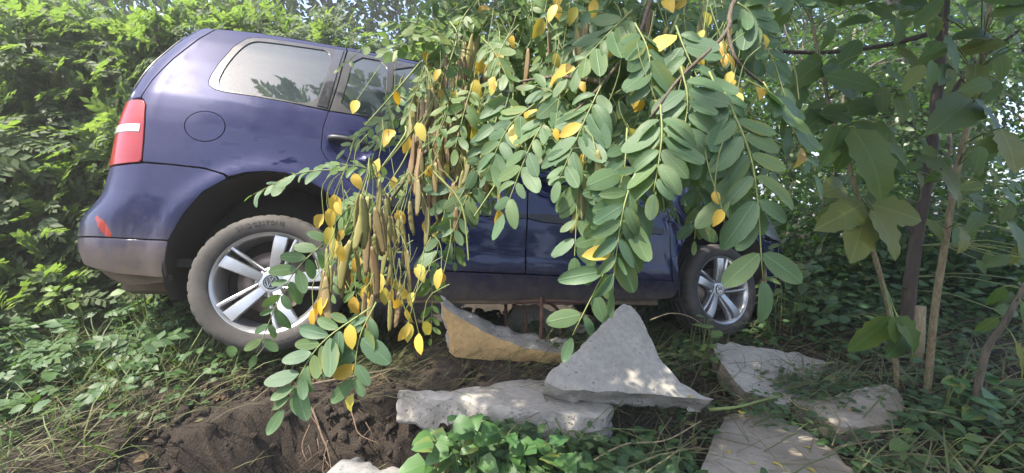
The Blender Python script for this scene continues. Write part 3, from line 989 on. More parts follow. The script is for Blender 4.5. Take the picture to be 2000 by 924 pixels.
def rim_mesh():
    mb = MB()
    # barrel and lip
    mb.add(*lathe([(.224, .090), (.205, .080), (.200, .02), (.204, -.05), (.212, -.082), (.216, -.096), (.223, -.104), (.2295, -.107), (.2315, -.102), (.229, -.094)], 90))
    # hub
    mb.add(*lathe([(.0, -.060), (.030, -.060), (.034, -.071), (.040, -.071), (.052, -.069), (.068, -.060), (.074, -.045), (.072, -.02)], 60))

    def spoke(ang, w0, w1, off0, off1, lift):
        V = []; Fs = []
        nseg = 8
        ca, sa = math.cos(ang), math.sin(ang)
        for i in range(nseg + 1):
            t_ = i / nseg
            r_ = .045 + t_ * (.214 - .045)
            w_ = w0 + (w1 - w0) * t_; o_ = off0 + (off1 - off0) * t_
            y_ = -.064 - .030 * math.sin(t_ * 1.45) - lift * math.sin(math.pi * t_)
            prof = [(-w_, .030), (-w_, -.0), (-w_ + .004, -.006), (0, -.0075), (w_ - .004, -.006), (w_, 0), (w_, .030)]
            for s_, h_ in prof:
                s2 = s_ + o_
                V.append((r_ * ca - s2 * sa, y_ + h_, r_ * sa + s2 * ca))
        m = 7
        for i in range(nseg):
            for k in range(m - 1):
                a = i * m + k
                Fs.append((a, a + m, a + m + 1, a + 1))
        mb.add(V, Fs)
    for k in range(5):
        a = 2 * math.pi * k / 5
        spoke(a, .020, .030, .004, .010, .004)             # broad blade
        spoke(a, .0065, .0095, -.030, -.054, .002)         # narrow blade beside it
    return mesh('rim', np.array(mb.v), mb.f, M['alloy'], True)


def text_on_circle(txt, rad, size, start, yoff, flip=False):
    cu = bpy.data.curves.new('lettering', 'FONT'); cu.body = txt; cu.size = size; cu.extrude = .0006
    cu.space_character = 1.15; cu.resolution_u = 2
    ob = bpy.data.objects.new('tmp', cu); C.objects.link(ob)
    bpy.context.view_layer.update()
    me = bpy.data.meshes.new_from_object(ob.evaluated_get(bpy.context.evaluated_depsgraph_get()))
    bpy.data.objects.remove(ob)
    for v in me.vertices:
        r_ = rad + v.co.y; a = start - v.co.x / rad
        v.co = Vector((r_ * math.cos(a), yoff - v.co.z, r_ * math.sin(a)))
    return me


ty_me = tyre_mesh(); rim_me = rim_mesh()
rim_me.set_sharp_from_angle(angle=R(38))
lets = []
for st_ in (2 * math.pi * .62, 2 * math.pi * .12):
    lets.append(text_on_circle('BRIDGESTONE', .264, .026, st_, -.1205))
for me in lets: me.materials.append(M['tyre'])
mb = MB(); mb.add(*lathe([(.0, -.0765), (.024, -.0765), (.0285, -.075), (.030, -.070), (.030, -.06)], 40)); cap_me = mesh('cap', np.array(mb.v), mb.f, M['plastic'])


def emblem_mesh():
    mb = MB()
    mb.add(*lathe([(.0245, -.0768), (.0250, -.0782), (.0272, -.0782), (.0277, -.0768)], 40))
    def stroke(a, b, w=.0028):
        a = Vector((a[0], 0, a[1])); b = Vector((b[0], 0, b[1])); d = (b - a); n_ = Vector((-d.z, 0, d.x)).normalized() * w / 2
        V = []
        for y_ in (-.0764, -.0782):
            for p in (a + n_, a - n_, b - n_, b + n_): V.append((p.x, y_, p.z))
        mb.add(V, [(4, 5, 6, 7), (0, 1, 5, 4), (1, 2, 6, 5), (2, 3, 7, 6), (3, 0, 4, 7)])
    k = .0255
    stroke((-.38 * k, .92 * k), (0, .10 * k)); stroke((.38 * k, .92 * k), (0, .10 * k))
    stroke((-.80 * k, .55 * k), (-.36 * k, -.82 * k)); stroke((-.36 * k, -.82 * k), (0, -.02 * k))
    stroke((.80 * k, .55 * k), (.36 * k, -.82 * k)); stroke((.36 * k, -.82 * k), (0, -.02 * k))
    return mesh('emblem', np.array(mb.v), mb.f, M['chrome'], False)


emb_me = emblem_mesh()
mb = MB()
mb.add([(x * .0075, y_, z * .0075) for y_ in (-.058, -.066) for x, z in [(math.cos(a), math.sin(a)) for a in np.linspace(0, 2 * math.pi, 7)[:-1]]], [(0, 1, 7, 6), (1, 2, 8, 7), (2, 3, 9, 8), (3, 4, 10, 9), (4, 5, 11, 10), (5, 0, 6, 11), (6, 7, 8, 9, 10, 11)])
V, Fs = lathe([(.0125, -.0712), (.0125, -.055), (.002, -.055)], 16); mb.add(V, Fs)
bolt_me = mesh('bolt', np.array(mb.v), mb.f, M['dark'])
mb = MB(); mb.add(*lathe([(.05, -.03), (.145, -.03), (.145, -.012), (.05, -.012)], 48, True)); disc_me = mesh('disc', np.array(mb.v), mb.f, M['steel'])
mb = MB(); mb.add(*lathe([(.0, .05), (.20, .05), (.20, .03)], 48)); drum_me = mesh('back', np.array(mb.v), mb.f, M['dark'])


def wheel(x, y, z, rot, steer=0.0, side=1):
    w_ = bpy.data.objects.new('wheel', None); C.objects.link(w_); w_.parent = car
    Mx = Matrix.Translation((x, y, z)) @ Matrix.Rotation(steer, 4, 'Z')
    if side < 0: Mx = Mx @ Matrix.Rotation(math.pi, 4, 'Z')
    w_.matrix_local = Mx @ Matrix.Rotation(-rot, 4, 'Y')
    link('tyre', ty_me, w_); link('rim', rim_me, w_); link('hub_cap', cap_me, w_)
    e = link('emblem', emb_me, w_); e.matrix_local = Matrix.Rotation(rot, 4, 'Y')
    link('brake_disc', disc_me, w_); link('back_plate', drum_me, w_)
    for me in lets: link('lettering', me, w_)
    for k in range(5):
        a = 2 * math.pi * k / 5 + R(38)
        link('wheel_bolt', bolt_me, w_, Matrix.Translation((.050 * math.cos(a), 0, .050 * math.sin(a))))


wheel(0, -.757, .253, R(80))
wheel(2.678, -.757, .274, R(88), R(1.5))
wheel(0, .757, .24, R(10), 0, -1)
wheel(2.678, .757, .30, R(30), R(1.5), -1)

# ---------------------------------------------------------------- foliage tools
def leaf_tmpl(n=4, width=.5, fold=.10, curl=.10, power=.8, serr=0.0, base=.0, wave=0.0, seed=0, blunt=False):
    """leaf of length 1 along x: two rows of faces either side of the midrib"""
    r_ = random.Random(seed)
    V = []; T = []
    for i in range(n + 1):
        t_ = i / n
        if blunt: t_ = (0, .07, .24, .46, .68, .86, .965, 1)[i]
        w_ = width * .5 * max(.0, math.sin(math.pi * min(1, (t_ * (1 - base) + base)) ** power)) ** (.5 if blunt else .75)
        if i in (0, n): w_ = 0.012 if i == 0 else .0
        if serr and 0 < i < n: w_ *= 1 + serr * (1 if i % 2 else -1)
        z_ = -curl * (t_ - .3) ** 2
        wz = wave * r_.uniform(-1, 1)
        V += [(t_, 0, z_), (t_ + (serr * .25 if serr else 0), w_, z_ + fold * w_ + wz), (t_ + (serr * .25 if serr else 0), -w_, z_ + fold * w_ - wz * .7)]
    for i in range(n):
        a = 3 * i; b = a + 3
        if i == 0: T += [(a, b + 0, b + 1), (a, b + 2, b + 0)]
        elif i == n - 1: T += [(a, b, a + 1), (a, a + 2, b)]
        else: T += [(a, b, b + 1), (a, b + 1, a + 1), (a, a + 2, b + 2), (a, b + 2, b)]
    V = np.array(V, float); T = np.array(T)
    used = np.unique(T); mp = -np.ones(len(V), int); mp[used] = np.arange(len(used))
    return V[used], mp[T]




def cloud(tm, pos, Xd, Nd, size, wid=1.0):
    V0, T0 = tm
    pos = np.asarray(pos, float); X_ = unit(np.asarray(Xd, float)); N_ = np.asarray(Nd, float)
    N_ = unit(N_ - X_ * (N_ * X_).sum(-1, keepdims=True)); Y_ = np.cross(N_, X_)
    size = np.broadcast_to(np.asarray(size, float), (len(pos),))[:, None, None]
    wid = np.broadcast_to(np.asarray(wid, float), (len(pos),))[:, None, None]
    V = pos[:, None, :] + size * (V0[None, :, 0:1] * X_[:, None, :] + wid * V0[None, :, 1:2] * Y_[:, None, :] + V0[None, :, 2:3] * N_[:, None, :])
    T = T0[None] + (np.arange(len(pos)) * len(V0))[:, None, None]
    return V.reshape(-1, 3), T.reshape(-1, 3)


class Cloud:
    def __init__(s): s.V = []; s.T = []; s.I = []; s.U = []; s.n = 0

    def add(s, V, T, mi=0, tm=None):
        s.V.append(V); s.T.append(T + s.n); s.I.append(np.full(len(T), mi)); s.n += len(V)
        s.U.append(np.tile(tm[0][:, :2], (len(V) // len(tm[0]), 1)) if tm is not None else np.full((len(V), 2), .5))

    def mesh(s, name, mats, smooth=True):
        return mesh(name, np.concatenate(s.V), np.concatenate(s.T), mats, smooth, np.concatenate(s.I), np.concatenate(s.U))


def tri(Fs):
    out = []
    for f in Fs:
        for k in range(1, len(f) - 1): out.append((f[0], f[k], f[k + 1]))
    return np.array(out)


def rnd(n): return unit(rng.normal(size=(n, 3)))


ROB = [leaf_tmpl(7, w_, f_, c_, p_, wave=v_, seed=k_, blunt=True) for k_, (w_, f_, c_, p_, v_) in enumerate([(.47, .12, .10, 1.0, .012), (.42, .35, .25, .95, .02), (.50, .05, -.10, 1.05, .02), (.40, .55, .40, 1.0, .03), (.45, .20, -.25, 1.1, .03), (.52, -.15, .12, .95, .03)])]
SMALL = leaf_tmpl(3, .5, .15, .1, .9)
BROAD = leaf_tmpl(4, .62, .15, .15, .75)
SERR = [leaf_tmpl(9, .52, .16, .28, .72, .09, wave=.02, seed=5), leaf_tmpl(9, .46, .22, .45, .7, .09, wave=.03, seed=6), leaf_tmpl(9, .56, .10, .15, .75, .09, wave=.02, seed=8)]


def pinnate(n_pairs=6, tm=SMALL, ll=.34, seed=0, droop=.25):
    """a whole feathered leaf of length 1 as one template"""
    r_ = random.Random(seed)
    V = []; T = []; k = 0
    for i in range(n_pairs + 1):
        t_ = .18 + .82 * i / n_pairs
        z_ = -droop * t_ * t_
        for sg in ((1, -1) if i < n_pairs else (0,)):
            a = R(62 - 20 * t_) * sg + r_.uniform(-.15, .15)
            d = np.array([math.cos(a), math.sin(a), -.25 + r_.uniform(-.2, .2)])
            v, f = cloud(tm, [(t_, 0, z_)], [d], [(r_.uniform(-.25, .25), r_.uniform(-.25, .25), 1)], ll * (1 - .25 * abs(t_ - .5)))
            V.append(v); T.append(f + k); k += len(v)
    # midrib: a thin ribbon
    xs = np.linspace(0, 1, 4)
    rv = np.array([(x, s_ * .008, -droop * x * x) for x in xs for s_ in (-1, 1)])
    rf = np.array([q for i in range(3) for q in ((2 * i, 2 * i + 2, 2 * i + 3), (2 * i, 2 * i + 3, 2 * i + 1))])
    V.append(rv); T.append(rf + k)
    return np.concatenate(V), np.concatenate(T)


PIN = [pinnate(6, SMALL, .34, 1), pinnate(7, SMALL, .30, 2, .4)]
DIA = (np.array([(0, 0, 0), (.45, .30, .05), (1, 0, -.06), (.45, -.30, .05)], float), np.array([(0, 2, 1), (0, 3, 2)]))
PINF = [pinnate(5, DIA, .40, 3), pinnate(6, DIA, .34, 4, .4)]
TRIF = None


def crown_points(clumps, n, shell=.55):
    """points in a set of ellipsoid clumps (cx,cy,cz,rx,ry,rz), denser to the outside"""
    cl = np.array(clumps, float)
    vol = cl[:, 3] * cl[:, 4] * cl[:, 5]
    k = rng.choice(len(cl), n, p=vol ** .8 / (vol ** .8).sum())
    d = rnd(n); r_ = shell + (1 - shell) * rng.random(n) ** .7
    r_ = np.where(rng.random(n) < .25, rng.random(n) ** .4, r_) * (1 + .12 * rng.normal(size=n))
    return cl[k, :3] + d * r_[:, None] * cl[k, 3:6], d


def tree(name, label, cat, base, trunk_pts, trunk_r, clumps, n, size, tm, mat, bark, group=None, droop=.3, limbs=True, up=.6, face=0.0):
    root = thing(name, label, cat, base, group)
    b = Vector(base)
    mb = MB()
    tp = [Vector(p) - b for p in trunk_pts]
    cp = curve_pts(tp, 14)
    rr = [trunk_r * (1 - .75 * i / 14) for i in range(15)]
    rr[0] *= 1.25
    mb.tube(cp, rr, 9)
    if limbs:
        for c in clumps:
            e = Vector(c[:3]) - b
            q = min(range(4, 13), key=lambda i: (cp[i] - e).length + .3 * i / 14)
            s0 = cp[max(2, q - 2)]
            m = (s0 + e) / 2 + Vector((random.uniform(-.1, .1), random.uniform(-.1, .1), random.uniform(.0, .15))) * (e - s0).length
            mb.tube(curve_pts([s0, m, e], 7), [trunk_r * .42 * (1 - .85 * i / 7) for i in range(8)], 5)
            for _ in range(3):
                e2 = e + Vector(random.uniform(-.8, .8) * c[3 + k] for k in range(3))
                s2 = m.lerp(e, random.random())
                mb.tube(curve_pts([s2, (s2 + e2) / 2 + Vector((0, 0, .05)), e2], 5), [trunk_r * .16 * (1 - .8 * i / 5) for i in range(6)], 4)
    mb.build('trunk', bark, root)
    P, d = crown_points(clumps, n)
    X_ = d + rnd(n) * .8 + np.array([0, 0, -droop])
    N_ = rnd(n) * .55 + np.array([0, 0, up]) + d * .35 + np.array([-.35, -.6, 0]) * face
    cl_ = Cloud()
    tms = tm if isinstance(tm, list) else [tm]
    h = np.array_split(np.arange(n), len(tms))
    for t_, ix in zip(tms, h):
        cl_.add(*cloud(t_, P[ix] - np.array(base), X_[ix], N_[ix], size * rng.uniform(.65, 1.25, len(ix))))
    link('crown', cl_.mesh('crown', mat), root)
    return root


# ---------------------------------------------------------------- concrete slabs
def slab(name, label, anchors, outline, thick, mat, agg, dirv=None, jag=.012, seed=1, cell=.022, group=None, rough_side=.020, taper=.0, face_viewer=False, lumpy=1.0):
    """anchors: three (px, py, depth) that fix the upper face; outline: pixels of its border"""
    A = [at(*a) for a in anchors]
    n = (A[1] - A[0]).cross(A[2] - A[0]).normalized()
    if n.z < 0: n = -n
    if face_viewer and n.y > 0: n = -n
    pts = []
    for px, py in outline:
        d = at(px, py, 1.0) - CAM
        s_ = (A[0] - CAM).dot(n) / d.dot(n)
        pts.append(CAM + d * s_)
    o = sum(pts, Vector()) / len(pts)
    ex = (pts[1] - pts[0]); ex = (ex - n * ex.dot(n)).normalized(); ey = n.cross(ex)
    P2 = np.array([((p - o).dot(ex), (p - o).dot(ey)) for p in pts])
    if area2(P2) < 0: P2 = P2[::-1]
    B2 = dense(P2, cell)
    B3 = np.c_[B2, np.zeros(len(B2))]
    j = vnoise(B3, 9, seed, 3) * jag + vnoise(B3, 45, seed + 9, 2) * jag * .5
    e = np.roll(B2, -1, 0) - np.roll(B2, 1, 0); e = unit(e); on = np.stack([e[:, 1], -e[:, 0]], 1)
    B2 = B2 + on * j[:, None]
    m = len(B2)
    lo, hi = B2.min(0), B2.max(0)
    gx_, gy_ = np.meshgrid(np.arange(lo[0], hi[0], cell), np.arange(lo[1], hi[1], cell))
    Q = np.stack([gx_.ravel(), gy_.ravel()], 1) + np.random.default_rng(seed).uniform(-.3, .3, (gx_.size, 2)) * cell
    Q = Q[inside(Q, B2)]
    dd = np.sqrt(((Q[:, None] - B2[None]) ** 2).sum(-1)).min(1); Q = Q[dd > cell * .5]
    allp = np.concatenate([B2, Q])
    vo, _, fo, *_ = delaunay_2d_cdt([Vector(p) for p in allp], [(i, (i + 1) % m) for i in range(m)], [], 0, 1e-7)
    V2 = np.array([tuple(v) for v in vo]); T = np.array([f for f in fo if len(f) == 3])
    T = T[inside(V2[T].mean(1), B2)]
    a = (V2[T[:, 1], 0] - V2[T[:, 0], 0]) * (V2[T[:, 2], 1] - V2[T[:, 0], 1]) - (V2[T[:, 2], 0] - V2[T[:, 0], 0]) * (V2[T[:, 1], 1] - V2[T[:, 0], 1])
    T[a < 0] = T[a < 0][:, ::-1]
    P3 = np.c_[V2, np.zeros(len(V2))]
    edge_d = np.sqrt(((V2[:, None] - B2[None]) ** 2).sum(-1)).min(1)
    chip = -np.clip(.030 - edge_d, 0, .030) * np.clip(.25 + vnoise(P3, 18, seed + 21, 2), 0, 1) * .6
    top = chip + vnoise(P3, 5, seed + 2, 2) * .005 + vnoise(P3, 30, seed + 3, 2) * .0016
    top = top * lumpy
    V = [np.c_[V2, top]]; F_ = [tuple(t_) for t_ in T]; mi = [0] * len(F_)
    # sides
    rows = max(4, int(thick / cell) + 1)
    dv = np.zeros(3) if dirv is None else np.array(dirv, float)
    ring0 = len(V2); ring = []
    topb = np.c_[B2, -.030 * .6 * np.clip(.25 + vnoise(np.c_[B2, np.zeros(m)], 18, seed + 21, 2), 0, 1) + vnoise(np.c_[B2, np.zeros(m)], 5, seed + 2, 2) * .005 + vnoise(np.c_[B2, np.zeros(m)], 30, seed + 3, 2) * .0016]
    topb[:, 2] *= lumpy
    for k in range(rows + 1):
        t_ = k / rows
        p = topb.copy(); p[:, 2] -= thick * t_
        p += dv * thick * t_
        if k > 0:
            q3 = p * 1.0
            off = vnoise(q3, 14, seed + 5, 3) * rough_side + vnoise(q3, 55, seed + 6, 2) * rough_side * .35 - taper * t_
            p[:, :2] += on * off[:, None]
        ring.append(p)
    base_i = ring0
    for k, p in enumerate(ring): V.append(p)
    for k in range(rows):
        for i in range(m):
            jn = (i + 1) % m
            a_ = base_i + k * m
            F_.append((a_ + i, a_ + m + i, a_ + m + jn, a_ + jn)); mi.append(1)
    F_.append(tuple(base_i + rows * m + i for i in range(m - 1, -1, -1))); mi.append(1)
    me = mesh(name, np.concatenate(V), F_, [M[mat], M[agg]], True, mi)
    Mx = Matrix((ex, ey, n)).transposed().to_4x4(); Mx.translation = o
    ob = link(name, me); ob.matrix_world = Mx
    FOOT.append(np.array([(p.x, p.y) for p in pts]))
    tag(ob, label, 'concrete slab', group)
    return ob


FOOT = []
GS = 'broken concrete slabs under and around the car'
slab('broken_concrete', 'tan faced slab with a curved broken top edge wedged under the sill', [(868, 605, 1.88), (885, 695, 1.92), (1110, 698, 2.02)],
     [(860, 592), (878, 606), (905, 626), (940, 648), (985, 667), (1040, 684), (1090, 692), (1130, 688), (1112, 707), (1000, 708), (890, 700), (876, 690), (878, 660), (868, 630)], .19, 'conc_tan', 'agg', seed=11, jag=.006, group=GS, face_viewer=True)
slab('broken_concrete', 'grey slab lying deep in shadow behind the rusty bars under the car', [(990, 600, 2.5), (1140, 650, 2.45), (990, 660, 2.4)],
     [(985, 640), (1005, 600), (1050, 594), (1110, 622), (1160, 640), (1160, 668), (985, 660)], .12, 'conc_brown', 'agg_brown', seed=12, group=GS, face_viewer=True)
slab('broken_concrete', 'long flat grey slab lying at the edge of the dug soil, under the pointed slab', [(785, 765, 1.62), (1170, 808, 1.53), (1065, 742, 1.86)],
     [(779, 762), (860, 775), (960, 789), (1050, 800), (1182, 812), (1195, 792), (1170, 760), (1075, 740), (1000, 743), (930, 755), (870, 763)], .135, 'conc', 'agg', seed=13, jag=.006, group=GS)
slab('broken_concrete', 'pointed pale slab like a shark fin leaning back in the middle', [(1110, 757, 1.56), (1370, 772, 1.62), (1222, 595, 1.98)],
     [(1067, 745), (1100, 757), (1160, 762), (1240, 768), (1320, 772), (1395, 778), (1370, 768), (1330, 745), (1300, 712), (1280, 680), (1262, 640), (1250, 618), (1232, 595), (1218, 592), (1195, 612), (1160, 650), (1130, 680), (1100, 705), (1072, 728)], .11, 'conc_pale', 'agg', seed=14, jag=.005, dirv=(0, 0, 0), group=GS)
slab('broken_concrete', 'pale weathered slab in front of the front wheel with light flecks', [(1395, 675, 2.32), (1620, 705, 2.30), (1480, 775, 1.84)],
     [(1389, 672), (1430, 668), (1500, 680), (1560, 688), (1622, 706), (1600, 740), (1580, 765), (1540, 790), (1500, 778), (1455, 765), (1430, 735), (1405, 705)], .10, 'conc_pale', 'agg_brown', seed=15, jag=.008, group=GS)
slab('broken_concrete', 'dirty grey slab half buried in cut weeds on the right', [(1600, 778, 1.84), (1765, 800, 1.76), (1730, 745, 1.98)],
     [(1545, 782), (1620, 772), (1700, 755), (1745, 748), (1762, 775), (1768, 800), (1740, 822), (1690, 833), (1640, 832), (1600, 808)], .10, 'conc_brown', 'agg_brown', seed=16, jag=.008, group=GS)
slab('broken_concrete', 'brown grey slab with yellow leaves lying closest to the viewer', [(1400, 815, 1.78), (1370, 924, 1.40), (1640, 905, 1.46)],
     [(1416, 812), (1470, 801), (1510, 803), (1540, 822), (1580, 845), (1630, 880), (1690, 935), (1720, 990), (1350, 1000), (1370, 915), (1385, 870)], .12, 'conc_brown', 'agg_brown', seed=17, jag=.006, group=GS)
slab('concrete_lump', 'pale jagged lump of concrete at the bottom of the dug hole', [(660, 900, 1.42), (820, 905, 1.42), (740, 930, 1.33)],
     [(640, 912), (668, 890), (712, 888), (745, 905), (775, 893), (812, 900), (835, 918), (830, 960), (640, 960)], .22, 'conc_dull', 'conc_dull', seed=18, jag=.030, rough_side=.045, lumpy=7.0, group=GS)['category'] = 'concrete'

# rusty bar frame jammed under the sill
rf = thing('rusty_frame', 'frame of bent rusty steel bars jammed under the car sill', 'steel frame', at(1055, 620, 2.0))
o_ = Vector(rf.location)
for pts, r_ in (([(1058, 580, 1.99), (1058, 620, 1.97), (1057, 662, 1.95)], .010), ([(988, 588, 2.25), (988, 640, 2.22)], .010), ([(1000, 596, 2.2), (1020, 602, 2.2), (1027, 620, 2.2), (1027, 650, 2.18)], .009),
                ([(1060, 585, 2.0), (1085, 600, 2.15), (1094, 620, 2.2), (1094, 660, 2.2)], .009), ([(980, 592, 2.28), (1060, 588, 2.0), (1150, 592, 2.1)], .009)):
    mb = MB(); mb.tube([p - o_ for p in curve_pts([at(*p) for p in pts], 10)], r_, 7); mb.build('bar', M['rust'], rf)

# ---------------------------------------------------------------- the robinia branch in the foreground
rob = thing('robinia_tree', 'robinia tree whose drooping branch with pods and yellowing leaflets hides the car doors', 'tree', (2.6, .35, float(H(2.6, .35))))
RO = np.array(rob.location)
RV = Vector(rob.location)


def sub(P): return [Vector(p) - RV for p in P]


mb = MB()
trunk = curve_pts(sub([RV, RV + Vector((-.05, .02, 1.2)), RV + Vector((-.2, .1, 2.4)), RV + Vector((-.5, .3, 3.6)), RV + Vector((-.7, .4, 5.2))]), 18)
mb.tube(trunk, [.11 * (1 - .7 * i / 18) for i in range(19)], 12)
mb.build('trunk', M['bark_grey'], rob)
limb = [trunk[9] + RV, Vector((1.5, .62, 2.75)), Vector((.75, .80, 2.62)), Vector((.25, .90, 2.25))]
branches = [
    (limb, .038, .016),
    ([Vector((.25, .90, 2.25)), at(1040, -60, .95), at(985, 105, .95), at(905, 190, .93), at(850, 275, .9), at(810, 325, .88), at(760, 395, .85), at(715, 465, .82)], .012, .0032),
    ([Vector((.75, .80, 2.62)), Vector((.45, .70, 2.1)), at(1290, -40, .66), at(1250, 60, .62), at(1180, 160, .60), at(1110, 230, .60)], .006, .0018),
    ([Vector((1.1, .70, 2.68)), Vector((.65, .66, 2.15)), at(1460, -50, .62), at(1420, 60, .58), at(1330, 150, .56), at(1270, 230, .55)], .006, .0018),
    ([at(1420, 60, .58), at(1440, 120, .57), at(1490, 165, .60)], .003, .0018),
    ([at(985, 105, .95), at(900, 70, 1.0), at(850, 30, 1.05)], .005, .0025),
    ([at(905, 190, .93), at(830, 200, .95), at(780, 235, .97)], .005, .0025),
    ([at(850, 275, .9), at(880, 330, .85), at(900, 400, .82)], .004, .002),
    ([at(760, 395, .85), at(720, 380, .9), at(690, 350, .92)], .004, .002),
    ([at(1180, 160, .60), at(1090, 150, .68), at(1010, 160, .75)], .005, .0022),
]
for pts, r0, r1 in branches:
    n_ = 22
    mb = MB(); mb.tube(curve_pts(sub(pts), n_), [r0 + (r1 - r0) * (i / n_) ** .7 for i in range(n_ + 1)], 8)
    mb.build('branch', M['bark_twig'], rob)

ROBM = [mesh('leaflet', t_[0], t_[1], M['robinia'], uv=t_[0][:, :2]) for t_ in ROB]
YEL = [leaf_tmpl(5, .50, .25, .20, .85, wave=.03, seed=21), leaf_tmpl(5, .55, .5, .35, .8, wave=.04, seed=22)]
YELM = [mesh('yellow_leaflet', t_[0], t_[1], M['yellow'], uv=t_[0][:, :2]) for t_ in YEL]
UPC = Vector((0, -.75, .65)).normalized()


def frame(p, x, n):
    x = x.normalized(); n = (n - x * n.dot(x)).normalized(); y = n.cross(x)
    m = Matrix((x, y, n)).transposed().to_4x4(); m.translation = p
    return m


def compound(base, tip, pairs, ll, facing=None, bow=.10, seed=0):
    """curve of the midrib and the frames of the leaflets of one feathered leaf (world space)"""
    r_ = random.Random(seed)
    base, tip = Vector(base), Vector(tip)
    d0 = tip - base
    N = (facing or UPC).copy(); N = N + Vector((r_.uniform(-.35, .35), r_.uniform(-.2, .2), r_.uniform(-.3, .3)))
    mid = (base + tip) / 2 + Vector((0, -.3, 1)) * d0.length * bow + Vector((r_.uniform(-.04, .04), 0, 0)) * d0.length * 2
    cp = curve_pts([base, mid, tip], 12)
    L = []
    for i in range(pairs + 1):
        t_ = .20 + .80 * i / pairs
        k = min(int(t_ * 12), 11); fr = t_ * 12 - k
        p = cp[k].lerp(cp[k + 1], fr)
        d = (cp[k + 1] - cp[k]).normalized()
        n = (N - d * N.dot(d)).normalized()
        s_ = n.cross(d)
        for sg in ((1, -1) if i < pairs else (0,)):
            if sg and r_.random() < .04: continue
            a = R(66 - 18 * t_ + r_.uniform(-12, 12))
            if sg == 0: x = d + Vector((r_.uniform(-.1, .1), 0, -.1))
            else: x = d * math.cos(a) + s_ * sg * math.sin(a)
            x = x + Vector((0, 0, -.22)) + Vector((r_.uniform(-.15, .15), r_.uniform(-.15, .15), r_.uniform(-.12, .12)))
            nn = n + Vector((r_.uniform(-.45, .45), r_.uniform(-.35, .35), r_.uniform(-.35, .35))) + s_ * sg * r_.uniform(-.1, .35)
            size = ll * r_.uniform(.62, 1.18) * (.82 + .25 * math.sin(math.pi * min(1, t_)))
            off = x.normalized() * .003
            L.append((p + off, x, nn, size, r_.randrange(6)))
    return cp, L


# leaves one can follow in the photograph: base, tip (pixels, depth), pairs of leaflets, leaflet length
SPEC = [
    ((1415, 180, .54), (1490, 545, .50), 7, .064, (0, -1, .35)),
    ((1385, 140, .56), (1425, 425, .52), 7, .062, (0, -.9, .5)),
    ((1290, 205, .55), (1277, 375, .52), 6, .058, (0, -.7, .8)),
    ((1240, 45, .60), (1275, 190, .56), 6, .060, (-.1, -.6, .9)),
    ((1262, 290, .55), (1195, 565, .52), 8, .044, (0, -1, .3)),
    ((1250, 320, .56), (1118, 655, .53), 8, .056, (.1, -1, .3)),
    ((1225, 250, .57), (1160, 500, .54), 7, .052, (.1, -1, .4)),
    ((1180, 155, .60), (1092, 350, .58), 7, .054, (0, -.8, .6)),
    ((1110, 175, .66), (985, 415, .64), 8, .050, (0, -.8, .6)),
    ((1060, 190, .70), (950, 340, .70), 7, .048, (0, -.7, .7)),
    ((1490, 160, .60), (1592, 340, .58), 6, .048, (0, -.8, .6)),
    ((1455, 155, .58), (1560, 240, .56), 6, .052, (0, -.6, .9)),
    ((1440, 5, .60), (1485, 60, .60), 5, .050, (0, -1, .3)),
    ((1350, 150, .56), (1405, 330, .54), 6, .058, (0, -.7, .7)),
    ((700, 330, .92), (495, 380, .90), 7, .045, (0, -.5, .9)),
    ((690, 430, .86), (500, 690, .80), 9, .046, (.2, -.9, .4)),
    ((725, 600, .62), (556, 795, .58), 9, .048, (0, -.9, .5)),
    ((735, 590, .62), (690, 765, .60), 6, .050, (.1, -.9, .4)),
    ((895, 345, .80), (850, 515, .78), 6, .052, (0, -1, .3)),
    ((940, 330, .80), (880, 470, .78), 6, .048, (0, -1, .3)),
    ((960, 110, .95), (800, 70, 1.0), 7, .048, (0, -.3, 1)),
    ((1330, 130, .56), (1325, 310, .54), 6, .058, (0, -.8, .6)),
    ((1235, 20, .62), (1110, 150, .62), 7, .054, (0, -.6, .8)),
    ((1320, 50, .60), (1370, 170, .56), 6, .058, (0, -.5, .9)),
    ((1000, 165, .74), (930, 330, .74), 7, .046, (0, -.8, .6)),
]
ni = 0
for q, (b, t_, npairs, ll, fc) in enumerate(SPEC):
    cp, L = compound(at(*b), at(*t_), npairs, ll, Vector(fc), bow=.08, seed=100 + q)
    mb = MB(); mb.tube(sub(cp), [.0016 - .0008 * i / 12 for i in range(13)], 5)
    lf = mb.build('compound_leaf', M['stem_green'], rob)
    for p, x, n, sz, k in L:
        m = frame(p - RV, x, n) @ Matrix.Diagonal((sz, sz, sz, 1))
        yl = random.random() < .035
        link('leaflet', (YELM[k % 2] if yl else ROBM[k]), lf, m); ni += 1

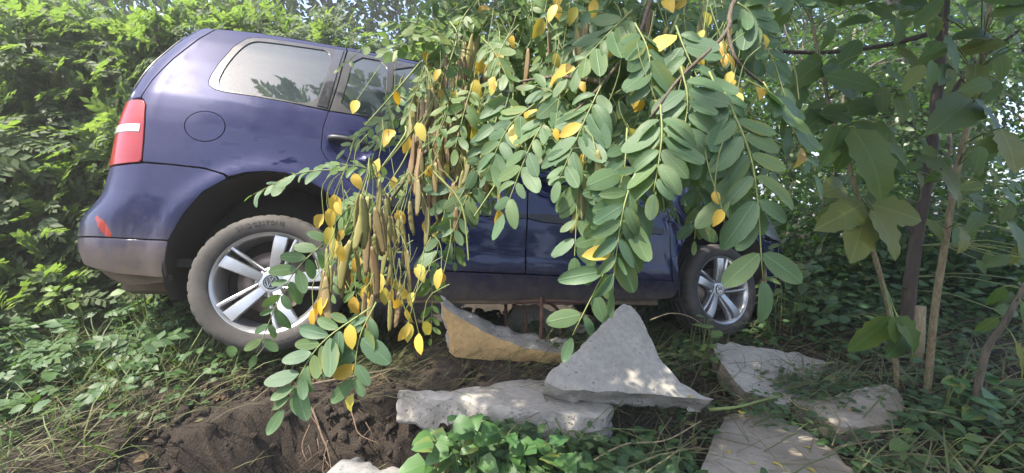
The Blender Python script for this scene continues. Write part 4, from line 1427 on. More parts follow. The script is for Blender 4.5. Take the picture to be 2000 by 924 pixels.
# the rest of the spray, too crowded to pick apart
REG = [
    ([(880, -60), (1260, -60), (1230, 60), (1150, 140), (1080, 240), (1020, 300), (940, 300), (860, 200)], 135, (.78, 1.10), .036),
    ([(1180, -60), (1500, -60), (1490, 60), (1330, 200), (1180, 220)], 56, (.70, .98), .042),
    ([(800, 60), (960, 60), (960, 330), (880, 420), (800, 330), (740, 230)], 26, (.95, 1.10), .036),
    ([(660, 360), (830, 330), (900, 420), (830, 500), (720, 600), (650, 560), (640, 450)], 12, (.82, .98), .034),
    ([(1130, 220), (1500, 180), (1540, 300), (1480, 360), (1300, 380), (1180, 340)], 14, (.62, .85), .048),
]
fc_ = Cloud(); mbst = MB()
for ri, (poly, cnt, dr_, ll) in enumerate(REG):
    poly = np.array(poly, float); lo, hi = poly.min(0), poly.max(0); k = 0
    while k < cnt:
        p = rng.uniform(lo, hi)
        if not inside(p[None], poly)[0]: continue
        k += 1
        d = rng.uniform(*dr_)
        b = at(p[0], p[1], d)
        ang = random.gauss(0, .7); ln = random.uniform(.12, .22)
        tip = b + Vector((math.sin(ang) * ln * .8 - .03, random.uniform(-.08, .05), -math.cos(ang) * ln))
        if random.random() < .2: tip = b + Vector((random.uniform(-.2, .2), random.uniform(-.06, .06), random.uniform(-.04, .06)))
        cp, L = compound(b, tip, random.randint(5, 8), ll, Vector((random.uniform(-.3, .3), -.7, .7)), seed=int(rng.integers(1e6)))
        mbst.tube(sub(cp), [.0015 - .0007 * i / 12 for i in range(13)], 4, cap=False)
        for kk in range(6):
            S = [q_ for q_ in L if q_[4] == kk]
            if S: fc_.add(*cloud(ROB[kk], [tuple(q_[0] - RV) for q_ in S], [tuple(q_[1]) for q_ in S], [tuple(q_[2]) for q_ in S], [q_[3] for q_ in S]), mi=(2 if ri in (0, 2, 3) else 0), tm=ROB[kk])
# twigs that feed them
for _ in range(60):
    poly = np.array(REG[_ % 2][0] if _ % 3 else REG[2][0], float); lo, hi = poly.min(0), poly.max(0)
    p = rng.uniform(lo, hi)
    b = at(p[0] + 40, p[1] - 70, rng.uniform(.7, 1.0)); e = b + Vector((random.uniform(-.15, .08), random.uniform(-.08, .08), random.uniform(-.22, -.08)))
    mbst.tube(sub(curve_pts([b, (b + e) / 2 + Vector((.02, 0, .02)), e], 6)), [.0026 - .0012 * i / 6 for i in range(7)], 5, cap=False)
fc_.add(np.array(mbst.v), tri(mbst.f), 1)
# unseen overhead crown of the same tree, clumps set to shade slabs and doors
ov = [(-1.35, .80, 3.1, .34, .28, .22), (-.98, 1.00, 3.15, .36, .30, .24), (-.45, .85, 3.1, .36, .26, .24), (-.5, 1.25, 3.25, .42, .34, .26), (-.98, 1.38, 3.2, .34, .28, .22), (-.1, 1.15, 3.2, .42, .38, .28), (.0, .62, 3.1, .36, .32, .24), (-.15, .10, 3.2, .34, .30, .24),
      (.4, .9, 3.3, .5, .45, .3), (.3, 1.6, 3.6, .5, .4, .3), (-.3, 1.75, 3.6, .5, .35, .28), (.7, .2, 3.6, .5, .5, .35), (1.0, 1.2, 3.5, .6, .5, .35), (1.9, 1.0, 3.3, .8, .7, .5), (1.4, 1.9, 4.0, .9, .6, .45), (2.6, 1.4, 3.8, .8, .8, .5), (1.9, .3, 4.6, 1.1, .9, .6), (2.3, .6, 5.4, 1.1, .9, .6)]
P, d = crown_points(ov, 5000)
ok = ((P[:, 2] - CAM_Z) / np.maximum(P[:, 1], .05) > .66) | (P[:, 1] < .1)
P, d = P[ok], d[ok]
fc_.add(*cloud(PINF[0], P - RO, d + rnd(len(P)) * .8 + np.array([0, 0, -.4]), rnd(len(P)) * .5 + np.array([0, 0, .7]), rng.uniform(.16, .26, len(P))))
fo = link('foliage', fc_.mesh('foliage', [M['robinia'], M['stem_green'], M['robinia_sunlit']]), rob); tag(fo, kind='stuff')
mb = MB()
for c in ov:
    e = Vector(c[:3]) - RV
    s0 = min(trunk[5:], key=lambda q_: (q_ - e).length)
    mb.tube(curve_pts([s0, (s0 + e) / 2 + Vector((0, 0, .15)), e], 8), [.035 * (1 - .8 * i / 8) for i in range(9)], 6)
mb.build('limb', M['bark_grey'], rob)


# seed pods and yellow leaflets
def pod_mesh(seed):
    r_ = random.Random(seed)
    n = 11; V = []; Fs = []
    for i in range(n + 1):
        t_ = i / n
        w_ = .084 * (math.sin(math.pi * (.04 + .93 * t_)) ** .45) * (1 + .07 * math.sin(t_ * 40))
        h_ = .020 * (.35 + .85 * abs(math.sin(t_ * 19))) * math.sin(math.pi * (.03 + .94 * t_)) ** .5
        y0 = .05 * math.sin(t_ * 2.4 + seed)
        for a in range(6):
            an = math.pi * a / 3
            V.append((t_, y0 + w_ * math.cos(an), h_ * math.sin(an)))
    for i in range(n):
        for a in range(6):
            q, b = i * 6 + a, i * 6 + (a + 1) % 6
            Fs.append((q, b, b + 6, q + 6))
    Fs.append((5, 4, 3, 2, 1, 0)); Fs.append(tuple(n * 6 + a for a in range(6)))
    return mesh('seed_pod', np.array(V), Fs, M['pod'])


PODM = [pod_mesh(k) for k in range(4)]
mbs = MB()


def pods(cx, cy, d, n, spread, ln=.085, jitter=.0):
    top = at(cx, cy - 45, d)
    d *= .93; top = at(cx, cy - 45, d)
    for k in range(int(n * 1.5)):
        b = top + Vector((random.uniform(-spread, spread), random.uniform(-.03, .03), -.01 - random.uniform(0, .06)))
        x = Vector((random.gauss(0, .13), random.gauss(0, .12), -1))
        s_ = ln * random.uniform(.8, 1.25)
        m = frame(b - RV, x, Vector((random.uniform(-.9, .9), -1, random.uniform(-.1, .1)))) @ Matrix.Diagonal((s_, s_, s_, 1))
        link('seed_pod', random.choice(PODM), rob, m)
        mbs.tube([top - RV + Vector((0, 0, .02)), (top + b) / 2 - RV + Vector((.004, 0, .012)), b - RV], .0009, 4, cap=False)


for a in [(722, 375, .70, 4, .022, .085), (705, 470, .74, 4, .03, .08), (745, 430, .78, 5, .03, .075), (765, 500, .80, 4, .04, .07), (780, 570, .78, 3, .02, .06), (655, 510, .76, 4, .02, .08), (830, 190, .95, 5, .04, .10), (850, 250, .90, 7, .05, .095), (880, 140, .95, 5, .04, .09),
          (868, 320, .86, 7, .05, .085), (845, 385, .84, 6, .05, .08), (905, 100, .98, 4, .03, .10), (910, 240, .90, 6, .05, .085), (940, 330, .86, 4, .04, .07), (800, 400, .84, 5, .05, .075), (870, 200, .92, 6, .05, .085), (820, 300, .9, 5, .04, .085), (1140, 318, .62, 2, .018, .078), (1125, 80, .78, 3, .03, .075),
          (1385, 30, .72, 2, .03, .06), (1260, 30, .78, 2, .04, .07), (1060, 90, .88, 3, .05, .075), (730, 600, .72, 2, .02, .06), (960, 80, .92, 4, .04, .085), (930, 170, .9, 4, .04, .08)]:
    pods(*a)
ylist = [(690, 360, .72), (655, 415, .72), (643, 428, .72), (632, 440, .71), (800, 290, .85), (770, 275, .88), (808, 305, .85), (925, 290, .85), (780, 605, .62), (793, 625, .62), (798, 650, .62), (800, 655, .62), (818, 672, .62), (826, 650, .62), (862, 545, .66), (866, 555, .66),
         (1126, 35, .62), (1248, 160, .6), (1247, 190, .6), (1085, 270, .62), (1175, 255, .6), (1183, 265, .6), (1168, 270, .6), (1060, 215, .7), (945, 30, .9), (905, 115, .95), (1175, 345, .58), (1258, 215, .58), (980, 345, .75), (975, 430, .7), (1385, 180, .58), (1420, 130, .6), (1430, 160, .58),
         (1390, 230, .56), (1440, 200, .57), (1410, 430, .50), (1395, 395, .51), (1280, 215, .56), (1300, 20, .65), (1340, 15, .7), (690, 600, .7), (700, 520, .75), (740, 470, .75), (880, 285, .87), (925, 350, .82), (740, 330, .85), (835, 450, .8), (900, 225, .9), (830, 120, 1.0), (1000, 90, .8),
         (1160, 20, .7), (1080, 30, .8), (1500, 60, .62), (1370, 120, .6), (1200, 110, .64), (1320, 250, .57), (640, 600, .68), (620, 610, .68), (612, 625, .68), (760, 560, .74), (720, 560, .72), (850, 330, .84), (870, 390, .82), (910, 400, .8), (890, 440, .8), (670, 470, .72)]
ylist += [(random.gauss(860, 60), random.uniform(80, 460), random.uniform(.78, .9)) for _ in range(34)] + [(random.uniform(640, 830), random.uniform(400, 620), random.uniform(.68, .8)) for _ in range(22)] + [(random.uniform(950, 1450), random.uniform(0, 330), random.uniform(.58, .75)) for _ in range(24)]
for px, py, d in ylist:
    p = at(px, py - 22, d)
    x = Vector((random.gauss(0, .30), random.gauss(0, .25), -1))
    s_ = d * random.uniform(26, 46) / FPX
    link('yellow_leaflet', random.choice(YELM), rob, frame(p - RV, x, Vector((random.uniform(-.8, .8), -1, random.uniform(-.1, .5)))) @ Matrix.Diagonal((s_, s_, s_, 1)))
    e = p + Vector((random.uniform(-.03, .05), random.uniform(-.01, .03), random.uniform(.05, .12)))
    mbs.tube(sub(curve_pts([p, (p + e) / 2 + Vector((random.uniform(-.012, .012), 0, .01)), e], 5)), .0008, 4, cap=False)
ps = mbs.build('stalks', M['stem_green'], rob); tag(ps, kind='stuff')

# ---------------------------------------------------------------- trees and shrubs behind
def gz(x, y): return float(H(np.array(x), np.array(y), False))


def shrub(name, label, cat, x, y, clumps, n, size, tm, mat, bark='bark_grey', r=.05, group=None, lean=(0, 0), hgt=None, **kw):
    z = gz(x, y) - .03
    top = max(c[2] + c[5] * .3 for c in clumps) if hgt is None else hgt
    cx = sum(c[0] for c in clumps) / len(clumps); cy = sum(c[1] for c in clumps) / len(clumps)
    tp = [Vector((x, y, z)), Vector((x * .8 + cx * .2, y * .8 + cy * .2, z + (top - z) * .35)), Vector((x * .4 + cx * .6, y * .4 + cy * .6, z + (top - z) * .7)), Vector((cx, cy, top))]
    return tree(name, label, cat, (x, y, z), tp, r, clumps, n, size, tm, M[mat], M[bark], group, **kw)


def auto_clumps(x, y, z0, z1, w, dep, k, s=.45, slope=0.0):
    out = []
    for i in range(k):
        t_ = (i + .5) / k
        out.append((x + random.uniform(-1, 1) * w * (1 - .3 * t_), y + random.uniform(-1, 1) * dep + slope * (z1 - z0) * (t_ - .5), z0 + (z1 - z0) * t_, s * random.uniform(.8, 1.3), s * random.uniform(.8, 1.2), s * random.uniform(.6, 1.0)))
    return out


GB = 'shrubs and trees behind the car'
# left hedge of young robinias, sunlit
shrub('hedge_shrub', 'feathery sunlit green shrub at the left edge of the picture', 'shrub', -3.6, 2.6, auto_clumps(-3.5, 2.6, .7, 2.6, .7, .35, 13, .44, .65), 7500, .15, PINF, 'hedge', group=GB, face=1.0)
shrub('hedge_shrub', 'feathery green shrub just left of the tail lamp', 'shrub', -2.75, 3.1, auto_clumps(-2.75, 3.1, .7, 2.8, .55, .3, 13, .42, .65), 7500, .15, PINF, 'hedge', group=GB, face=1.0)
shrub('hedge_shrub', 'tall feathery shrub rising behind the tailgate', 'shrub', -2.6, 4.2, auto_clumps(-2.7, 4.2, .9, 3.5, .7, .4, 13, .5, .65), 7000, .17, PINF, 'hedge', group=GB, face=1.0)
shrub('hedge_shrub', 'pale feathery shrub filling the upper left corner', 'shrub', -4.6, 3.6, auto_clumps(-4.6, 3.6, .8, 3.2, .9, .4, 14, .52, .65), 7000, .18, PINF, 'hedge', group=GB, face=1.0)
shrub('leafy_bush', 'low broad-leaved bush under the left end of the hedge', 'bush', -3.0, 2.15, auto_clumps(-3.0, 2.0, .5, 1.1, .5, .2, 7, .26, .6), 2600, .075, BROAD, 'hedge', r=.02, group=GB, face=.8)
shrub('leafy_bush', 'dark leafy bush behind the rear bumper', 'bush', -2.35, 2.55, auto_clumps(-2.35, 2.5, .5, 1.3, .45, .2, 8, .28, .7), 2800, .075, BROAD, 'hedge', r=.02, group=GB, face=.8)
# broad clump behind the roof
shrub('leafy_bush', 'rounded bright bush rising behind the middle of the roof', 'bush', -.75, 5.2, auto_clumps(-.75, 5.2, 1.4, 3.3, .9, .4, 12, .55), 5200, .13, BROAD, 'hedge', r=.06, group=GB)
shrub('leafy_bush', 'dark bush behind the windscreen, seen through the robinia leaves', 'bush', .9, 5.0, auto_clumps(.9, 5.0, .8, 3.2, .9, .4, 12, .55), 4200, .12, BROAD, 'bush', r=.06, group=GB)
# woodland trees
k = 0
for x, y, hgt, w, lab in [(-6.5, 8.5, 7.5, 1.6, 'tall tree behind the left hedge'), (-4.2, 9.5, 8.5, 1.7, 'tall dark tree behind the tailgate with sky gaps'), (-2.0, 10.5, 8.0, 1.7, 'tall dark tree above the rear half of the roof'), (.3, 9.0, 8.0, 1.7, 'tall tree above the middle of the roof'), (2.6, 8.2, 7.5, 1.6, 'tree behind the top of the robinia branch'),
                          (5.0, 8.6, 7.5, 1.6, 'tree in the wood at the upper right'), (7.6, 8.0, 7.5, 1.7, 'tree in the wood behind the right saplings'), (10.5, 9.0, 8.0, 1.9, 'tree in the wood at the right edge'), (-9.0, 8.0, 8.0, 1.9, 'tree in the wood at the far left edge')]:
    z = gz(x, y)
    cl = auto_clumps(x, y, z + 1.2, z + hgt, w, .8, 18, .85)
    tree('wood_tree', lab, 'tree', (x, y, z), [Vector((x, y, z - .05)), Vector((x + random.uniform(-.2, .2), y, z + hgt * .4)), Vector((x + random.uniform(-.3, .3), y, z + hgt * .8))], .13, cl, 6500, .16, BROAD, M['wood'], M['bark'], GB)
# the tree line behind the viewer that the doors mirror
cl_ = Cloud()
for x in np.arange(-14, 15, 2.6):
    P, d = crown_points(auto_clumps(x, -9.5 + random.uniform(-1.5, 1), .6, random.uniform(4.5, 7.0), 1.1, .6, 9, 1.0), 1300)
    cl_.add(*cloud(BROAD, P, d + rnd(len(P)), rnd(len(P)) * .6 + np.array([0, 0, .6]), rng.uniform(.16, .32, len(P))))
tl = link('tree_line', cl_.mesh('tree_line', M['wood'])); tag(tl, 'tree line behind the viewer, mirrored in the car doors', 'trees', kind='stuff')
# dark undergrowth on the right
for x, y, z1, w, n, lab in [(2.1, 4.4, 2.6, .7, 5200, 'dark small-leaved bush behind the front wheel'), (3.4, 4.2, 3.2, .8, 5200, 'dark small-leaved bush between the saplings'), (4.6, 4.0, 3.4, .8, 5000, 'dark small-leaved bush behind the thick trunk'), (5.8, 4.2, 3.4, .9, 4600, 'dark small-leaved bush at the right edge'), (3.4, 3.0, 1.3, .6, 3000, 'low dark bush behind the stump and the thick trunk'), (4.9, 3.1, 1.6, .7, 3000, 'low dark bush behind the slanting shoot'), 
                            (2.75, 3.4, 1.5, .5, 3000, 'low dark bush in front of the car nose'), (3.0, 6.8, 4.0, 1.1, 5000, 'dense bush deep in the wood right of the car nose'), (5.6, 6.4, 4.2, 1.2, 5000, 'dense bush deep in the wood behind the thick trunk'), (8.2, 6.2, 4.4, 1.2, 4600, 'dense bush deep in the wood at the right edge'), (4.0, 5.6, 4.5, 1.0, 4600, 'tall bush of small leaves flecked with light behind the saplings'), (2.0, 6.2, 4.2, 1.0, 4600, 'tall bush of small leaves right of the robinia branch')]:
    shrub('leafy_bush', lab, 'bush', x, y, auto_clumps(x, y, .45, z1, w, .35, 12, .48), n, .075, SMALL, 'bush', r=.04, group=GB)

# ---------------------------------------------------------------- saplings on the right
SERM = [mesh('leaf', t_[0], t_[1], M['sapling'], uv=t_[0][:, :2]) for t_ in SERR]
SERY = [mesh('leaf', t_[0], t_[1], M['saplingy'], uv=t_[0][:, :2]) for t_ in SERR]


def put_leaf(root, b, t_, meshes, nrm=None, wide=1.0, stalk=None, name='leaf'):
    b, t_ = Vector(b), Vector(t_)
    x = t_ - b; s_ = x.length
    n = nrm or Vector((random.uniform(-.4, .4), -.8, random.uniform(.2, .8)))
    o = link(name, random.choice(meshes), root, frame(b - root.location, x, n) @ Matrix.Diagonal((s_, s_ * wide, s_, 1)))
    return o


def sapling(name, label, cat, pts, r0, r1, mat, leaves, extra=(), group=None, fill=()):
    P = [at(*p) for p in pts]
    base = P[-1].copy(); base.z = gz(base.x, base.y) - .02
    P[-1] = base
    root = thing(name, label, cat, base, group)
    cp = curve_pts(P, 26)
    mb = MB(); mb.tube([p - base for p in cp], [r0 + (r1 - r0) * i / 26 for i in range(27)], 9)
    # knots
    mb.build('stem', M[mat], root)
    for q, r_ in extra:
        mb = MB(); mb.tube([p - base for p in curve_pts([at(*p) for p in q], 12)], [r_ * (1 - .5 * i / 12) for i in range(13)], 7); mb.build('branch', M[mat], root)
    mbst = MB()
    for (bx, by, tx, ty, d, yl) in leaves:
        d2 = d + random.uniform(-.10, .06)
        a, b = at(bx, by, d), at(tx, ty, d2)
        put_leaf(root, a, b, SERY if yl else SERM)
        q = min(cp, key=lambda p: (p - a).length)
        mbst.tube([p - base for p in curve_pts([q, (q + a) / 2 + Vector((0, 0, .01)), a], 5)], .0022, 5, cap=False)
    for (poly, cnt, dr_, sz) in fill:
        poly = np.array(poly, float); lo, hi = poly.min(0), poly.max(0); k = 0
        while k < cnt:
            p = rng.uniform(lo, hi)
            if not inside(p[None], poly)[0]: continue
            k += 1
            a = at(p[0], p[1], rng.uniform(*dr_))
            ang = random.gauss(0, 1.0); ln = sz * random.uniform(.7, 1.25)
            b = a + Vector((math.sin(ang) * ln, random.uniform(-.4, .3) * ln, -math.cos(ang) * ln * .8))
            put_leaf(root, a, b, SERY if random.random() < .12 else SERM, wide=random.uniform(.8, 1.1))
            q = min(cp, key=lambda p_: (p_ - a).length)
            if (q - a).length < .55: mbst.tube([p_ - base for p_ in curve_pts([q, (q + a) / 2 + Vector((0, 0, .03)), a], 5)], .0022, 5, cap=False)
    if mbst.v: tag(mbst.build('leaf_stalks', M['stem_green'], root), kind='stuff')
    return root


GSAP = 'saplings on the right'
sapling('sapling', 'thin tan sapling with big drooping leaves, nearest the car', 'sapling',
        [(1560, -60, 1.75), (1582, 25, 1.72), (1603, 130, 1.70), (1622, 215, 1.68), (1663, 340, 1.68), (1700, 470, 1.72), (1735, 600, 1.80), (1748, 700, 1.88), (1755, 745, 1.95)][::1], .005, .012, 'stem_tan',
        [(1668, 240, 1790, 312, 1.5, 0), (1668, 248, 1745, 388, 1.45, 0), (1664, 250, 1640, 335, 1.48, 0), (1660, 222, 1738, 190, 1.55, 0), (1640, 245, 1612, 322, 1.52, 0), (1690, 395, 1602, 447, 1.5, 1), (1702, 400, 1808, 430, 1.48, 1), (1702, 408, 1765, 505, 1.46, 1), (1686, 420, 1668, 512, 1.5, 1),
         (1740, 618, 1660, 690, 1.55, 0), (1745, 617, 1752, 672, 1.5, 0), (1752, 620, 1812, 705, 1.5, 0), (1770, 650, 1735, 700, 1.6, 0), (1650, 360, 1605, 375, 1.55, 1), (1625, 215, 1560, 260, 1.6, 0), (1605, 130, 1680, 190, 1.55, 0), (1605, 120, 1540, 170, 1.6, 0)], group=GSAP,
        fill=[([(1540, -40), (1760, -40), (1780, 200), (1560, 160)], 26, (1.35, 1.75), .15), ([(1570, 200), (1790, 180), (1800, 420), (1640, 460)], 14, (1.45, 1.8), .13)])
sapling('sapling', 'straight grey brown sapling stem with yellowing leaves near the right edge', 'sapling',
        [(1945, -60, 1.6), (1925, 60, 1.58), (1905, 180, 1.57), (1870, 330, 1.58), (1845, 480, 1.62), (1825, 610, 1.70), (1815, 720, 1.80), (1812, 745, 1.85)], .008, .015, 'stem_tan',
        [(1838, 330, 1890, 405, 1.45, 1), (1792, 335, 1806, 395, 1.5, 1), (1900, 190, 1830, 250, 1.45, 0), (1905, 190, 1965, 270, 1.4, 0), (1860, 340, 1790, 300, 1.5, 0), (1955, 250, 1992, 335, 1.35, 1), (1880, 300, 1950, 330, 1.45, 0), (1810, 430, 1850, 470, 1.55, 1), (1875, 440, 1890, 490, 1.5, 1)], group=GSAP,
        fill=[([(1760, -40), (2030, -40), (2030, 180), (1800, 230)], 32, (1.2, 1.6), .15), ([(1880, 230), (2030, 230), (2030, 520), (1930, 480)], 15, (1.25, 1.6), .12)])
sapling('young_tree', 'thicker reddish brown young tree trunk behind the saplings', 'tree',
        [(1850, -80, 2.25), (1836, 110, 2.22), (1818, 300, 2.2), (1788, 480, 2.2), (1774, 600, 2.22), (1780, 690, 2.25), (1784, 720, 2.3)], .024, .036, 'bark', [], extra=[([(1836, 60, 2.22), (1720, 90, 2.3), (1600, 103, 2.35), (1480, 99, 2.4), (1375, 106, 2.45)], .016), ([(1825, 230, 2.2), (1900, 130, 2.1), (1990, 60, 2.0)], .014), ([(1790, 470, 2.2), (1700, 330, 2.3), (1660, 250, 2.4)], .012)],
        group=GSAP, fill=[([(1560, -40), (2030, -40), (2030, 300), (1650, 330), (1560, 200)], 46, (1.9, 2.4), .15), ([(1850, 300), (2030, 250), (2030, 640), (1880, 600)], 30, (1.8, 2.3), .13), ([(1600, 330), (1700, 300), (1700, 420), (1620, 420)], 4, (2.0, 2.3), .14)])
sapling('sapling', 'slanting bare shoot with ragged leaves at the lower right edge', 'sapling',
        [(2040, 500, 1.45), (2000, 560, 1.48), (1960, 635, 1.52), (1925, 690, 1.58), (1905, 725, 1.64)], .007, .013, 'bark_grey',
        [(1985, 670, 2005, 745, 1.4, 1), (1995, 590, 2020, 660, 1.4, 0), (1960, 560, 1930, 600, 1.5, 0), (1975, 500, 1925, 520, 1.5, 0), (1950, 620, 1905, 650, 1.55, 0), (1970, 430, 2010, 500, 1.4, 0)], group=GSAP)
mb = MB(); mb.tube([Vector((0, 0, -.05)), Vector((.005, 0, .15)), Vector((.01, .01, .34))], [.024, .022, .021], 8)
pz = at(1791, 700, 2.05); pz.z = gz(pz.x, pz.y)
sk = mb.build('wooden_stake', M['stem_tan']); sk.location = pz; tag(sk, 'short sawn tan stump standing beside the young tree trunk', 'stump')

# ---------------------------------------------------------------- low plants one can pick out
VINE = [leaf_tmpl(6, .85, .12, .22, .62, .05, base=.08, wave=.03, seed=31), leaf_tmpl(6, .75, .25, .30, .60, .05, base=.08, wave=.03, seed=32)]
VINM = [mesh('leaf', t_[0], t_[1], M['ivy'], uv=t_[0][:, :2]) for t_ in VINE]
BRAM = [mesh('leaf', t_[0], t_[1], M['bramble'], uv=t_[0][:, :2]) for t_ in (leaf_tmpl(7, .62, .15, .15, .8, .05, seed=41), leaf_tmpl(7, .58, .25, .2, .8, .05, seed=42))]


def rosette(name, label, cat, poly, cnt, dr_, ln, meshes, rise=.12, group=None, mat='stem_green'):
    poly = np.array(poly, float); lo, hi = poly.min(0), poly.max(0); P = []
    while len(P) < cnt:
        p = rng.uniform(lo, hi)
        if inside(p[None], poly)[0]: P.append(at(p[0], p[1], rng.uniform(*dr_)))
    c = sum(P, Vector()) / cnt; c.z = gz(c.x, c.y)
    root = thing(name, label, cat, c, group)
    mbst = MB()
    for a in P:
        g_ = Vector((a.x * .7 + c.x * .3, a.y * .8 + c.y * .2 + .05, 0)); g_.z = min(gz(g_.x, g_.y), a.z - .02)
        ang = random.uniform(0, 6.28); l_ = ln * random.uniform(.65, 1.2)
        b = a + Vector((math.cos(ang) * l_, math.sin(ang) * l_ * .7 - .02, random.uniform(-.5, .15) * l_))
        put_leaf(root, a, b, meshes, Vector((random.uniform(-.5, .5), random.uniform(-.9, .1), 1)), random.uniform(.85, 1.1))
        mbst.tube([p - c for p in curve_pts([g_, (g_ + a) / 2 + Vector((random.uniform(-.02, .02), 0, .02)), a], 5)], .0016, 4, cap=False)
    tag(mbst.build('stalks', M[mat], root), kind='stuff')
    return root


rosette('vine_plant', 'patch of fresh green lobed leaves growing in front of the flat slab', 'plant', [(830, 850), (900, 800), (970, 815), (1010, 845), (1090, 870), (1130, 900), (1110, 960), (830, 960)], 70, (1.28, 1.48), .085, VINM)
rosette('vine_plant', 'bright leaves at the left end of the green patch by the flat slab', 'plant', [(840, 880), (870, 830), (930, 850), (960, 910), (900, 970), (850, 950)], 18, (1.26, 1.36), .070, VINM)
rosette('weed_plant', 'small leafy weed with flecks of sun in front of the front wheel', 'plant', [(1345, 640), (1375, 610), (1410, 650), (1400, 700), (1350, 690)], 26, (2.15, 2.35), .055, BRAM)
rosette('weed_plant', 'tall leafy weed standing right of the front wheel', 'plant', [(1490, 500), (1530, 470), (1600, 520), (1640, 600), (1600, 650), (1500, 640)], 44, (2.4, 2.8), .10, SERM)
rosette('weed_plant', 'leafy weed by the dirty slab at the lower right', 'plant', [(1850, 740), (1900, 715), (1960, 760), (1950, 820), (1870, 820)], 30, (1.55, 1.7), .075, BRAM[:0] + VINM)
rosette('weed_plant', 'green weed with pointed leaves at the bottom right corner', 'plant', [(1700, 850), (1800, 830), (1990, 860), (1990, 960), (1720, 960)], 40, (1.3, 1.5), .075, SERM)
rosette('bramble_shoot', 'pale green bramble shoot left of the muddy rear bumper', 'plant', [(45, 570), (80, 545), (150, 545), (155, 590), (110, 605), (60, 595)], 26, (1.85, 1.95), .062, BRAM)
rosette('bramble_shoot', 'second bramble shoot with pale leaves tucked under the rear bumper', 'plant', [(225, 555), (260, 540), (310, 550), (305, 575), (240, 575)], 12, (1.9, 2.0), .060, BRAM)
rosette('weed_plant', 'leafy weed under the rear bumper next to the tyre', 'plant', [(180, 600), (260, 580), (350, 590), (360, 650), (300, 690), (200, 660)], 60, (2.0, 2.3), .085, VINM)
rosette('weed_plant', 'dark weed sprouting at the left edge of the bank', 'plant', [(0, 640), (90, 640), (130, 700), (60, 760), (0, 740)], 30, (1.8, 2.1), .08, SERM)

# ---------------------------------------------------------------- ground cover nobody could count
def scatter(n, x0, x1, y0, y1, dens=None):
    out = []
    while len(out) < n:
        q = rng.uniform((x0, y0), (x1, y1), (n, 2))
        if dens is not None: q = q[rng.random(n) < dens(q[:, 0], q[:, 1])]
        out += list(q)
    q = np.array(out[:n])
    return np.c_[q, H(q[:, 0], q[:, 1])]


BLADE = (np.array([(0, -.5, 0), (0, .5, 0), (.35, -.45, .16), (.35, .45, .16), (.7, -.3, .20), (.7, .3, .20), (1, 0, .10)], float) * np.array([1, .03, 1]), np.array([(0, 2, 3), (0, 3, 1), (2, 4, 5), (2, 5, 3), (4, 6, 5)]))


def dnoise(q0, q1, f, seed, lo=-.2, hi=.5):
    return np.clip((vnoise(np.stack([q0, q1, q0 * 0], -1), f, seed, 2) - lo) / (hi - lo), 0, 1)


def bare(x, y):
    """1 where the bank has been dug away and nothing grows"""
    b = (((x > -1.15) & (x < -.25) & (y < 1.74)) | ((x > -1.22) & (x < -.2) & (y < 1.50))) * 1.0
    q = np.stack([np.asarray(x).ravel(), np.asarray(y).ravel()], 1)
    for fp in FOOT: b = np.maximum(b, inside(q, fp) * .96)
    return b


cov = Cloud()
# flattened dry grass on the left bank
P = scatter(5400, -3.2, -.55, .75, 2.9, lambda x, y: (1 - .93 * bare(x, y)) * (.25 + .75 * dnoise(x, y, 2.5, 50)))
n = len(P); a = rng.normal(.5, .9, n)
X_ = np.stack([np.cos(a), np.sin(a) * .8, rng.uniform(-.05, .45, n)], -1)
cov.add(*cloud(BLADE, P + np.array([0, 0, .008]), X_, rnd(n) * .4 + np.array([0, -.2, 1]), rng.uniform(.07, .26, n), rng.uniform(.35, .7, n)), 0)
P = scatter(7500, -3.2, -.75, .75, 2.9, lambda x, y: (1 - .97 * bare(x, y)) * (.1 + .9 * dnoise(x, y, 2.0, 51)))
n = len(P); a = rng.uniform(0, 6.28, n)
cov.add(*cloud(BLADE, P, np.stack([np.cos(a) * .7, np.sin(a) * .7, rng.uniform(.3, 1.2, n)], -1), rnd(n) * .5 + np.array([0, -.4, 1]), rng.uniform(.08, .26, n), rng.uniform(.6, 1.0, n)), 1)
gr = link('grass', cov.mesh('grass', [M['straw'], M['grass']])); tag(gr, 'flattened dry and green grass on the left bank', 'grass', kind='stuff')

cov = Cloud()
# leafy weeds, left bank and all of the right
for (cnt, x0, x1, y0, y1, sz, hh, sd, tm) in ((1300, -3.4, -.9, 1.15, 3.2, .040, .14, 60, BROAD), (900, -3.4, -1.0, 1.3, 3.2, .065, .20, 66, SERR[1]), (1200, -3.4, -.9, 1.15, 3.0, .11, .20, 67, PINF[0]), (5200, .15, 3.4, 1.0, 3.3, .044, .09, 61, BROAD), (2600, .3, 3.4, 1.2, 3.2, .055, .13, 62, SMALL), (1500, -.4, .7, 1.2, 1.62, .05, .08, 63, BROAD), (2400, 1.85, 4.2, 2.2, 4.4, .08, .35, 64, BROAD), (900, -.4, 1.2, 2.3, 3.0, .06, .12, 65, BROAD)):
    P = scatter(cnt, x0, x1, y0, y1, lambda x, y: (1 - bare(x, y)) * (.06 + .94 * dnoise(x, y, 2.8, sd)))
    n = len(P); P[:, 2] += rng.random(n) ** 1.4 * hh * np.where((P[:, 0] > .8) & (P[:, 0] < 1.75) & (P[:, 1] > 1.6), .4, 1) + .01
    a = rng.uniform(0, 6.28, n)
    cov.add(*cloud(tm, P, np.stack([np.cos(a), np.sin(a), rng.uniform(-.5, .5, n)], -1), rnd(n) * .5 + np.array([0, -.25, 1]), sz * rng.uniform(.6, 1.4, n)), 0)
